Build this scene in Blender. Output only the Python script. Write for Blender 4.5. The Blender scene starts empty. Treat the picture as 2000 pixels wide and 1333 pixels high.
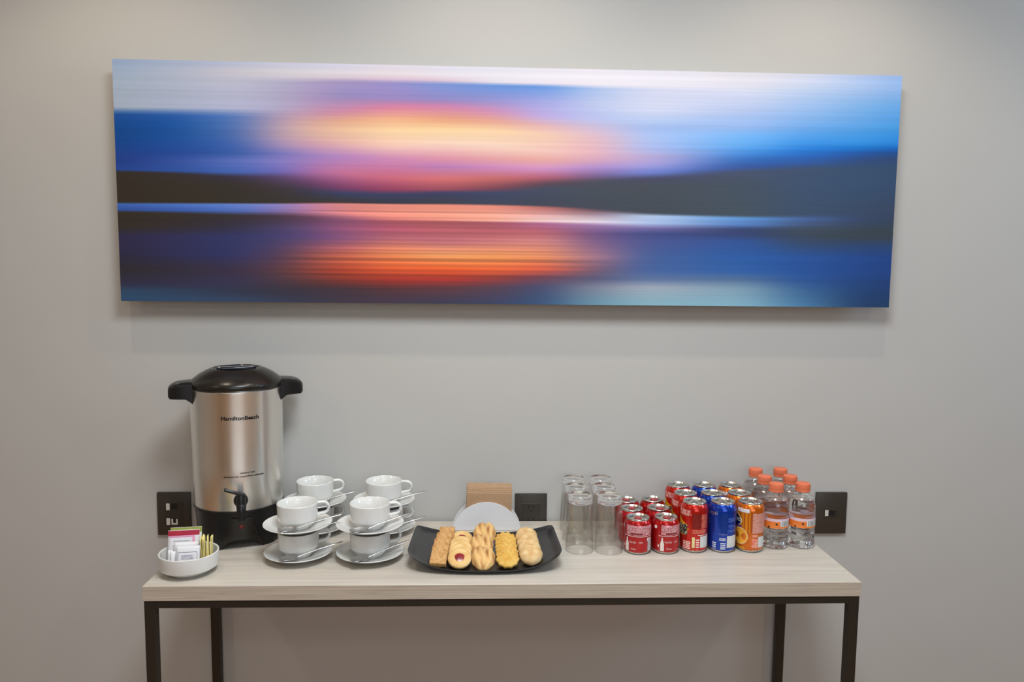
import bpy, bmesh, math, random
from mathutils import Vector, Matrix
random.seed(7)
sc = bpy.context.scene
C = sc.collection
PI = math.pi
T = 0.82                                   # height of the table top

# ------------------------------------------------------------ camera
cam_d = bpy.data.cameras.new('camera'); cam = bpy.data.objects.new('camera', cam_d); C.objects.link(cam)
cam_d.sensor_width = 36.0; cam_d.lens = 27.0; cam_d.clip_start = 0.02
right = Vector((0.99913653, -0.04014668, 0.01069768)); up = Vector((-0.00677744, 0.09654289, 0.99530575)); fwd = Vector((0.04099101, 0.99451884, -0.09618744))
M4 = Matrix((right, up, -fwd)).transposed().to_4x4(); M4.translation = Vector((0, -2.0102, 1.4979))
cam.matrix_world = M4
sc.camera = cam

# ------------------------------------------------------------ world, exposure
w = bpy.data.worlds.new('world'); sc.world = w; w.use_nodes = True
w.node_tree.nodes['Background'].inputs[0].default_value = (0.8, 0.9, 1.0, 1); w.node_tree.nodes['Background'].inputs[1].default_value = 0.3
sc.view_settings.view_transform = 'Standard'; sc.view_settings.look = 'None'; sc.view_settings.gamma = 1; sc.view_settings.use_curve_mapping = False
sc.view_settings.exposure = 0.0

# ------------------------------------------------------------ lamps of the room
def area(name, loc, target, sx, sy, power, col):
    d = bpy.data.lights.new(name, 'AREA'); d.shape = 'RECTANGLE'; d.size = sx; d.size_y = sy; d.energy = power; d.color = col
    o = bpy.data.objects.new(name, d); C.objects.link(o); o.location = loc
    o.rotation_euler = (Vector(target) - Vector(loc)).to_track_quat('-Z', 'Y').to_euler(); return o
WARM = (1.0, 0.85, 0.66)
for x, e in ((-0.90, 13), (0.04, 10), (0.88, 13)):   # row of recessed downlights along the wall
    d = bpy.data.lights.new('wall_downlight', 'SPOT'); d.energy = e; d.color = WARM; d.shadow_soft_size = 0.022; d.spot_size = math.radians(116); d.spot_blend = 0.55
    o = bpy.data.objects.new('wall_downlight', d); C.objects.link(o); o.location = (x, -0.48, 2.60)
area('ceiling_panel_light', (0.12, -1.30, 2.62), (0.12, -1.30, 0), 0.6, 0.6, 36, (0.86, 0.94, 1.0))      # ceiling panels in the room
area('ceiling_panel_light', (0.15, -3.20, 2.62), (0.15, -3.20, 0), 1.2, 0.6, 14, (0.86, 0.94, 1.0))
area('window_daylight', (0.7, -4.4, 1.75), (0.3, 0, 1.3), 2.2, 1.3, 26, (0.84, 0.92, 1.0))
area('window_daylight', (2.9, -0.9, 2.2), (1.6, 0, 1.9), 0.6, 0.6, 14, (0.50, 0.74, 1.0))
for x, c in ((-1.9, (1.0, 0.85, 0.66)), (1.95, (1.0, 0.93, 0.84))):                 # two downlights further into the room
    d = bpy.data.lights.new('room_downlight', 'AREA'); d.shape = 'DISK'; d.size = 0.16; d.energy = 6; d.color = c
    o = bpy.data.objects.new('room_downlight', d); C.objects.link(o); o.location = (x, -1.70, 2.62)
sc.cycles.max_bounces = 24; sc.cycles.transmission_bounces = 20; sc.cycles.glossy_bounces = 8; sc.cycles.transparent_max_bounces = 40

# ------------------------------------------------------------ helpers
def lin(c):
    return tuple(((v/255)/12.92 if v/255 <= 0.04045 else ((v/255+0.055)/1.055)**2.4) for v in c)
def prop(o, label=None, cat=None, group=None, kind=None):
    if label: o['label'] = label
    if cat: o['category'] = cat
    if group: o['group'] = group
    if kind: o['kind'] = kind
    return o
def mat(name, col, rough=0.5, metal=0.0, coat=0.0, noise=0.0, nscale=60, bump=0.0, bscale=None, spec=0.5, sss=0.0, stretch=(1,1,1), col2=None, trans=0.0, ior=1.45):
    m = bpy.data.materials.new(name); m.use_nodes = True; nt = m.node_tree; b = nt.nodes['Principled BSDF']
    b.inputs['Base Color'].default_value = (*lin(col), 1); b.inputs['Roughness'].default_value = rough; b.inputs['Metallic'].default_value = metal
    b.inputs['Coat Weight'].default_value = coat; b.inputs['Coat Roughness'].default_value = 0.05; b.inputs['Specular IOR Level'].default_value = spec
    b.inputs['Transmission Weight'].default_value = trans; b.inputs['IOR'].default_value = ior
    if sss: b.inputs['Subsurface Weight'].default_value = sss; b.inputs['Subsurface Radius'].default_value = (0.01, 0.006, 0.003); b.inputs['Subsurface Scale'].default_value = 0.3
    if noise or bump or col2:
        tc = nt.nodes.new('ShaderNodeTexCoord'); mp = nt.nodes.new('ShaderNodeMapping'); mp.inputs['Scale'].default_value = stretch
        nt.links.new(tc.outputs['Object'], mp.inputs['Vector'])
        n = nt.nodes.new('ShaderNodeTexNoise'); n.inputs['Scale'].default_value = nscale; n.inputs['Detail'].default_value = 5
        nt.links.new(mp.outputs[0], n.inputs['Vector'])
        r = nt.nodes.new('ShaderNodeValToRGB'); r.color_ramp.elements[0].position = 0.32; r.color_ramp.elements[1].position = 0.68
        a = lin(col); k = col2 and lin(col2) or tuple(v*(1-noise) for v in a)
        r.color_ramp.elements[0].color = (*k, 1); r.color_ramp.elements[1].color = (*a, 1)
        nt.links.new(n.outputs['Fac'], r.inputs[0]); nt.links.new(r.outputs[0], b.inputs['Base Color'])
        if bump:
            n2 = nt.nodes.new('ShaderNodeTexNoise'); n2.inputs['Scale'].default_value = bscale or nscale; n2.inputs['Detail'].default_value = 4
            nt.links.new(mp.outputs[0], n2.inputs['Vector'])
            bp = nt.nodes.new('ShaderNodeBump'); bp.inputs['Strength'].default_value = bump; bp.inputs['Distance'].default_value = 0.002
            nt.links.new(n2.outputs['Fac'], bp.inputs['Height']); nt.links.new(bp.outputs[0], b.inputs['Normal'])
    return m
def print_mat(name, paper, ink, lines=14, freq=22, dens=0.5, bars=False, rough=0.35, metal=0.0, duty=0.6):
    """flat print: rows of tiny illegible type, or bars, laid out on the patch's own UV"""
    m = bpy.data.materials.new(name); m.use_nodes = True; nt = m.node_tree; b = nt.nodes['Principled BSDF']; L = nt.links.new
    b.inputs['Roughness'].default_value = rough; b.inputs['Metallic'].default_value = metal
    uv = nt.nodes.new('ShaderNodeUVMap'); sp = nt.nodes.new('ShaderNodeSeparateXYZ'); L(uv.outputs[0], sp.inputs[0])
    def math_(op, a, v=None, c=None):
        n = nt.nodes.new('ShaderNodeMath'); n.operation = op
        if hasattr(a, 'links'): L(a, n.inputs[0])
        else: n.inputs[0].default_value = a
        if v is not None:
            if hasattr(v, 'links'): L(v, n.inputs[1])
            else: n.inputs[1].default_value = v
        return n.outputs[0]
    vl = math_('MULTIPLY', sp.outputs[1], lines); row = math_('FLOOR', vl); fr = math_('FRACT', vl)
    cb = nt.nodes.new('ShaderNodeCombineXYZ'); L(math_('MULTIPLY', sp.outputs[0], freq), cb.inputs[0])
    if not bars: L(math_('MULTIPLY', row, 7.31), cb.inputs[1])
    n = nt.nodes.new('ShaderNodeTexNoise'); n.inputs['Scale'].default_value = 1.0; n.inputs['Detail'].default_value = 2; L(cb.outputs[0], n.inputs['Vector'])
    on = math_('GREATER_THAN', n.outputs['Fac'], 1-dens)
    if not bars: on = math_('MULTIPLY', on, math_('LESS_THAN', fr, duty))
    mx = nt.nodes.new('ShaderNodeMix'); mx.data_type = 'RGBA'; L(on, mx.inputs[0]); mx.inputs[6].default_value = (*lin(paper), 1); mx.inputs[7].default_value = (*lin(ink), 1)
    L(mx.outputs[2], b.inputs['Base Color']); return m

def mesh_obj(name, bm, m, parent=None, smooth=True, auto=None):
    me = bpy.data.meshes.new(name); bmesh.ops.recalc_face_normals(bm, faces=bm.faces); bm.to_mesh(me); bm.free()
    if m: me.materials.append(m)
    if smooth:
        me.polygons.foreach_set('use_smooth', [True]*len(me.polygons))
        if auto is not None: me.set_sharp_from_angle(angle=math.radians(auto))
    o = bpy.data.objects.new(name, me); C.objects.link(o)
    if parent: o.parent = parent
    return o
def empty(name, loc=(0,0,0), rz=0):
    o = bpy.data.objects.new(name, None); C.objects.link(o); o.location = loc; o.rotation_euler = (0, 0, rz); o.empty_display_size = 0.02; return o
def copy_tree(o, parent=None):
    c = o.copy(); C.objects.link(c); c.parent = parent
    for ch in list(o.children): copy_tree(ch, c)
    return c
def box(bm, x0, x1, y0, y1, z0, z1, bevel=0.0, seg=2):
    r = bmesh.ops.create_cube(bm, size=1.0); vs = r['verts']
    for v in vs: v.co = Vector(((x0+x1)/2 + v.co.x*(x1-x0), (y0+y1)/2 + v.co.y*(y1-y0), (z0+z1)/2 + v.co.z*(z1-z0)))
    if bevel:
        es = list({e for v in vs for e in v.link_edges})
        bmesh.ops.bevel(bm, geom=es, offset=bevel, segments=seg, affect='EDGES', profile=0.5)
    return bm
def nb(): return bmesh.new()
def boxo(name, d, m, parent=None, bevel=0.0, seg=2):
    return mesh_obj(name, box(nb(), *d, bevel=bevel, seg=seg), m, parent, smooth=bevel > 0, auto=35)
def lathe_bm(prof, seg=48, bm=None, rfun=None):
    """revolve (r, z) pairs; r = 0 closes with a pole"""
    bm = bm or nb(); rings = []
    for (r, z) in prof:
        if r <= 1e-6: rings.append([bm.verts.new((0, 0, z))])
        else:
            rings.append([bm.verts.new(((r if not rfun else rfun(r, z, 2*PI*k/seg))*math.cos(2*PI*k/seg), (r if not rfun else rfun(r, z, 2*PI*k/seg))*math.sin(2*PI*k/seg), z)) for k in range(seg)])
    for a, b in zip(rings, rings[1:]):
        for k in range(seg):
            k2 = (k+1) % seg
            if len(a) == 1 and len(b) == 1: continue
            if len(a) == 1: bm.faces.new((a[0], b[k], b[k2]))
            elif len(b) == 1: bm.faces.new((a[k], b[0], a[k2]))
            else: bm.faces.new((a[k], b[k], b[k2], a[k2]))
    return bm
def lathe(name, prof, m, parent=None, seg=48, auto=40): return mesh_obj(name, lathe_bm(prof, seg), m, parent, auto=auto)
def tube_bm(pts, rad, seg=10, bm=None, squash=1.0, cap=True):
    """tube along points; rad is a number or one per point; squash flattens along Z"""
    bm = bm or nb(); pts = [Vector(p) for p in pts]; n = len(pts); rings = []; prev = None
    for i, p in enumerate(pts):
        t = (pts[min(i+1, n-1)] - pts[max(i-1, 0)]).normalized()
        u = Vector((0, 0, 1)) if abs(t.z) < 0.95 else Vector((0, 1, 0))
        s = t.cross(u).normalized()
        if prev and s.dot(prev) < 0: s = -s
        prev = s; q = s.cross(t).normalized(); r = rad[i] if isinstance(rad, (list, tuple)) else rad
        rings.append([bm.verts.new(p + s*r*math.cos(2*PI*k/seg) + q*r*squash*math.sin(2*PI*k/seg)) for k in range(seg)])
    for a, b in zip(rings, rings[1:]):
        for k in range(seg): bm.faces.new((a[k], a[(k+1) % seg], b[(k+1) % seg], b[k]))
    if cap: bm.faces.new(rings[0]); bm.faces.new(list(reversed(rings[-1])))
    return bm
def patch(name, rf, z0, z1, a0, a1, m, parent, off=0.00025, nu=14, nv=6, shape=None):
    """print wrapped on a turned body: angles in degrees from -Y, positive towards +X"""
    bm = nb(); uvl = bm.loops.layers.uv.new('UVMap'); g = []
    for i in range(nu+1):
        row = []
        for j in range(nv+1):
            s, t = i/nu, j/nv
            a, z = a0+(a1-a0)*s, z0+(z1-z0)*t
            if shape: a, z = shape(s, t)
            r = rf(z)+off; A = math.radians(a)
            row.append(bm.verts.new((r*math.sin(A), -r*math.cos(A), z)))
        g.append(row)
    for i in range(nu):
        for j in range(nv):
            f = bm.faces.new((g[i][j], g[i+1][j], g[i+1][j+1], g[i][j+1]))
            for l, (s, t) in zip(f.loops, ((i/nu, j/nv), ((i+1)/nu, j/nv), ((i+1)/nu, (j+1)/nv), (i/nu, (j+1)/nv))): l[uvl].uv = (s, t)
    return mesh_obj(name, bm, m, parent)
def disc_patch(name, rf, zc, ac, rz, m, parent, off=0.0004, seg=20, R=0.033):
    bm = nb(); ra = math.degrees(rz/R); vs = []
    c = bm.verts.new((((rf(zc)+off)*math.sin(math.radians(ac))), -(rf(zc)+off)*math.cos(math.radians(ac)), zc))
    for k in range(seg):
        A = math.radians(ac+ra*math.cos(2*PI*k/seg)); z = zc+rz*math.sin(2*PI*k/seg); r = rf(z)+off
        vs.append(bm.verts.new((r*math.sin(A), -r*math.cos(A), z)))
    for k in range(seg): bm.faces.new((c, vs[k], vs[(k+1) % seg]))
    return mesh_obj(name, bm, m, parent)
def text_geo(s, size, shear=0.0, bold=0.0):
    cu = bpy.data.curves.new('lettering', 'FONT'); cu.body = s; cu.size = size; cu.align_x = 'CENTER'; cu.shear = shear; cu.resolution_u = 3; cu.offset = bold
    o = bpy.data.objects.new('lettering_source', cu); C.objects.link(o)
    dg = bpy.context.evaluated_depsgraph_get(); me = bpy.data.meshes.new_from_object(o.evaluated_get(dg))
    bpy.data.objects.remove(o); bpy.data.curves.remove(cu); return me
def wrap_text(name, s, rf, zc, ac, height, width, m, parent, off=0.0005, shear=0.0, bold=0.0):
    me = text_geo(s, 1.0, shear, bold); xs = [v.co.x for v in me.vertices]; ys = [v.co.y for v in me.vertices]
    kx = width/(max(xs)-min(xs)); ky = height/(max(ys)-min(ys)); mx = (max(xs)+min(xs))/2; my = (max(ys)+min(ys))/2
    for v in me.vertices:
        x, z = (v.co.x-mx)*kx, zc+(v.co.y-my)*ky; r = rf(z)+off; A = math.radians(ac)+x/rf(z)
        v.co = (r*math.sin(A), -r*math.cos(A), z)
    me.materials.append(m); o = bpy.data.objects.new(name, me); C.objects.link(o); o.parent = parent; return o
def prof_r(prof):
    def f(z):
        for (r0, z0), (r1, z1) in zip(prof, prof[1:]):
            if min(z0, z1) <= z <= max(z0, z1) and z1 != z0: return r0+(r1-r0)*(z-z0)/(z1-z0)
        return prof[-1][0] if z > prof[-1][1] else prof[0][0]
    return f

# ------------------------------------------------------------ materials
m_wall = mat('wall_paint', (188, 185.5, 181), 0.75, noise=0.02, nscale=3, bump=0.03, bscale=900)
m_side = mat('side_wall_paint', (126, 116, 105), 0.8, noise=0.02, nscale=3)
m_left = mat('pale_side_wall_paint', (196, 190, 180), 0.8, noise=0.02, nscale=3)
m_ceil = mat('ceiling_paint', (215, 213, 208), 0.85, noise=0.02, nscale=4)
m_floor = mat('floor_carpet', (178, 134, 96), 0.7, noise=0.2, nscale=300)
m_black = mat('black_powder_coat', (38, 33, 26), 0.45, noise=0.08, nscale=200)
m_plate = mat('dark_brown_switch_plate', (58, 52, 45), 0.4, noise=0.04, nscale=300)
m_plate2 = mat('dark_brown_switch_module', (50, 45, 39), 0.45, noise=0.04, nscale=300)
m_hole = mat('socket_hole_black', (14, 13, 12), 0.6)
m_swhite = mat('socket_white_plastic', (205, 200, 192), 0.5)
m_china = mat('white_glazed_china', (222, 221, 217), 0.12, coat=0.3, noise=0.015, nscale=20)
m_steel = mat('polished_spoon_steel', (190, 190, 190), 0.30, metal=1.0)
m_urnplastic = mat('black_urn_plastic', (26, 25, 25), 0.32, noise=0.1, nscale=80)
m_urnlid = mat('black_lid_plastic', (34, 30, 26), 0.26, noise=0.1, nscale=80)
m_ink = mat('black_ink', (18, 18, 22), 0.4)
m_white_ink = mat('white_ink', (226, 214, 210), 0.4)
m_wplastic = mat('white_acrylic', (225, 224, 226), 0.28, noise=0.01, nscale=20)
m_kraft = mat('kraft_paper', (172, 138, 106), 0.85, noise=0.1, nscale=120, bump=0.1, bscale=500)
m_kraft2 = mat('kraft_paper_pale_edge', (192, 160, 126), 0.85, noise=0.12, nscale=120)
m_tray = mat('black_melamine', (40, 40, 42), 0.22, noise=0.05, nscale=40)
m_alu = mat('can_aluminium', (210, 208, 202), 0.22, metal=1.0)
m_cap = mat('salmon_orange_cap', (224, 118, 82), 0.4, noise=0.04, nscale=100, sss=0.1)
m_white_edge = mat('white_panel_edge', (225, 222, 218), 0.5)

def wood(name, c1, c2, sx=1.2, sy=26):
    m = bpy.data.materials.new(name); m.use_nodes = True; nt = m.node_tree; b = nt.nodes['Principled BSDF']; L = nt.links.new
    tc = nt.nodes.new('ShaderNodeTexCoord'); mp = nt.nodes.new('ShaderNodeMapping'); mp.inputs['Scale'].default_value = (sx, sy, sy*3); L(tc.outputs['Object'], mp.inputs['Vector'])
    n = nt.nodes.new('ShaderNodeTexNoise'); n.inputs['Scale'].default_value = 2.2; n.inputs['Detail'].default_value = 8; n.inputs['Roughness'].default_value = 0.62; n.inputs['Distortion'].default_value = 0.5; L(mp.outputs[0], n.inputs['Vector'])
    r = nt.nodes.new('ShaderNodeValToRGB'); r.color_ramp.elements[0].position = 0.3; r.color_ramp.elements[1].position = 0.66
    r.color_ramp.elements[0].color = (*lin(c2), 1); r.color_ramp.elements[1].color = (*lin(c1), 1); L(n.outputs['Fac'], r.inputs[0])
    n2 = nt.nodes.new('ShaderNodeTexNoise'); n2.inputs['Scale'].default_value = 14; n2.inputs['Detail'].default_value = 4; L(mp.outputs[0], n2.inputs['Vector'])
    mx = nt.nodes.new('ShaderNodeMix'); mx.data_type = 'RGBA'; mx.blend_type = 'MULTIPLY'; mx.inputs[0].default_value = 0.16; L(r.outputs[0], mx.inputs[6]); L(n2.outputs['Color'], mx.inputs[7]); L(mx.outputs[2], b.inputs['Base Color'])
    b.inputs['Roughness'].default_value = 0.42; b.inputs['Specular IOR Level'].default_value = 0.4
    return m
m_wood = wood('pale_ash_laminate', (212, 204, 192), (192, 182, 168))
m_woodedge = wood('pale_ash_edge_band', (206, 193, 176), (172, 158, 142), sx=2.5, sy=40)

def steel_brushed():
    m = bpy.data.materials.new('brushed_urn_steel'); m.use_nodes = True; nt = m.node_tree; b = nt.nodes['Principled BSDF']; L = nt.links.new
    b.inputs['Base Color'].default_value = (*lin((240, 237, 231)), 1); b.inputs['Metallic'].default_value = 1; b.inputs['Roughness'].default_value = 0.27
    b.inputs['Anisotropic'].default_value = 0.8; b.inputs['Anisotropic Rotation'].default_value = 0.25
    tg = nt.nodes.new('ShaderNodeTangent'); tg.direction_type = 'RADIAL'; tg.axis = 'Z'; L(tg.outputs[0], b.inputs['Tangent'])
    tc = nt.nodes.new('ShaderNodeTexCoord'); mp = nt.nodes.new('ShaderNodeMapping'); mp.inputs['Scale'].default_value = (3, 3, 900); L(tc.outputs['Object'], mp.inputs['Vector'])
    n = nt.nodes.new('ShaderNodeTexNoise'); n.inputs['Scale'].default_value = 1; n.inputs['Detail'].default_value = 3; L(mp.outputs[0], n.inputs['Vector'])
    mr = nt.nodes.new('ShaderNodeMapRange'); mr.inputs[3].default_value = 0.27; mr.inputs[4].default_value = 0.33; L(n.outputs['Fac'], mr.inputs[0]); L(mr.outputs[0], b.inputs['Roughness'])
    return m
m_brushed = steel_brushed()
m_glass = mat('clear_tumbler_glass', (255, 255, 255), 0.0, trans=1.0, ior=1.48)
m_water = mat('drinking_water', (255, 255, 255), 0.0, trans=1.0, ior=1.33)
def thin_clear(name):
    m = bpy.data.materials.new(name); m.use_nodes = True; nt = m.node_tree; nt.nodes.remove(nt.nodes['Principled BSDF']); L = nt.links.new
    t = nt.nodes.new('ShaderNodeBsdfTransparent'); t.inputs[0].default_value = (0.985, 0.985, 0.98, 1); g = nt.nodes.new('ShaderNodeBsdfGlossy'); g.inputs['Roughness'].default_value = 0.04
    lw = nt.nodes.new('ShaderNodeLayerWeight'); lw.inputs[0].default_value = 0.5; pw_ = nt.nodes.new('ShaderNodeMath'); pw_.operation = 'POWER'; pw_.inputs[1].default_value = 4.0; L(lw.outputs['Facing'], pw_.inputs[0])
    mr = nt.nodes.new('ShaderNodeMapRange'); mr.inputs[3].default_value = 0.05; mr.inputs[4].default_value = 0.75; L(pw_.outputs[0], mr.inputs[0])
    mx = nt.nodes.new('ShaderNodeMixShader'); L(mr.outputs[0], mx.inputs[0]); L(t.outputs[0], mx.inputs[1]); L(g.outputs[0], mx.inputs[2]); L(mx.outputs[0], nt.nodes['Material Output'].inputs[0]); return m
m_pet = thin_clear('clear_pet_plastic'); m_gwall = thin_clear('thin_clear_glass')

# ------------------------------------------------------------ the room
X0, X1, Y0, H = -3.0, 3.3, -4.6, 2.66
def struct(name, d, m, label, cat):
    return prop(boxo(name, d, m), label, cat, kind='structure')
struct('wall_back', (X0, X1, 0.0, 0.1, 0, H), m_wall, 'plain warm grey painted wall behind the table', 'wall')
struct('floor', (X0, X1, Y0, 0.1, -0.1, 0), m_floor, 'dark floor of the room under the table', 'floor')
struct('ceiling', (X0, X1, Y0, 0.1, H, H+0.1), m_ceil, 'white ceiling of the room above the table', 'ceiling')
struct('wall_left', (X0-0.1, X0, Y0, 0.1, 0, H), m_left, 'grey side wall of the room, left end', 'wall')
struct('wall_right', (X1, X1+0.1, Y0, 0.1, 0, H), m_side, 'grey side wall of the room, right end', 'wall')
struct('wall_front', (X0, X1, Y0-0.1, Y0, 0, H), m_side, 'grey wall of the room behind the viewer', 'wall')

# ------------------------------------------------------------ console table
TX0, TX1, TY0, TY1, TH = -0.708, 0.836, -0.423, -0.012, 0.032
tb = empty('console_table', (0.064, -0.2175, 0)); prop(tb, 'long console table with pale ash top on black metal frame', 'table')
def tpart(name, d, m, bevel=0.0006):
    ox, oy = 0.064, -0.2175
    return boxo(name, (d[0]-ox, d[1]-ox, d[2]-oy, d[3]-oy, d[4], d[5]), m, tb, bevel=bevel, seg=1)
tpart('tabletop', (TX0+0.0012, TX1-0.0012, TY0+0.0012, TY1, T-TH, T), m_wood)
tpart('edge_band', (TX0, TX1, TY0, TY0+0.0011, T-TH, T-0.0006), m_woodedge, 0.0002)
tpart('edge_band', (TX0, TX0+0.0011, TY0+0.0011, TY1, T-TH, T-0.0006), m_woodedge, 0.0002)
tpart('edge_band', (TX1-0.0011, TX1, TY0+0.0011, TY1, T-TH, T-0.0006), m_woodedge, 0.0002)
LG, RL, zt = 0.022, 0.017, T-TH
a0, a1, b0, b1 = TX0+0.002, TX1-0.002, TY0+0.002, TY1-0.002
for (x, y) in ((a0, b0), (a1-LG, b0), (a0, b1-LG), (a1-LG, b1-LG)):
    tpart('leg', (x, x+LG, y, y+LG, 0, zt), m_black, 0.001)
tpart('rail', (a0+LG, a1-LG, b0, b0+LG, zt-RL, zt), m_black); tpart('rail', (a0+LG, a1-LG, b1-LG, b1, zt-RL, zt), m_black)
tpart('rail', (a0, a0+LG, b0+LG, b1-LG, zt-RL, zt), m_black); tpart('rail', (a1-LG, a1, b0+LG, b1-LG, zt-RL, zt), m_black)

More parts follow.
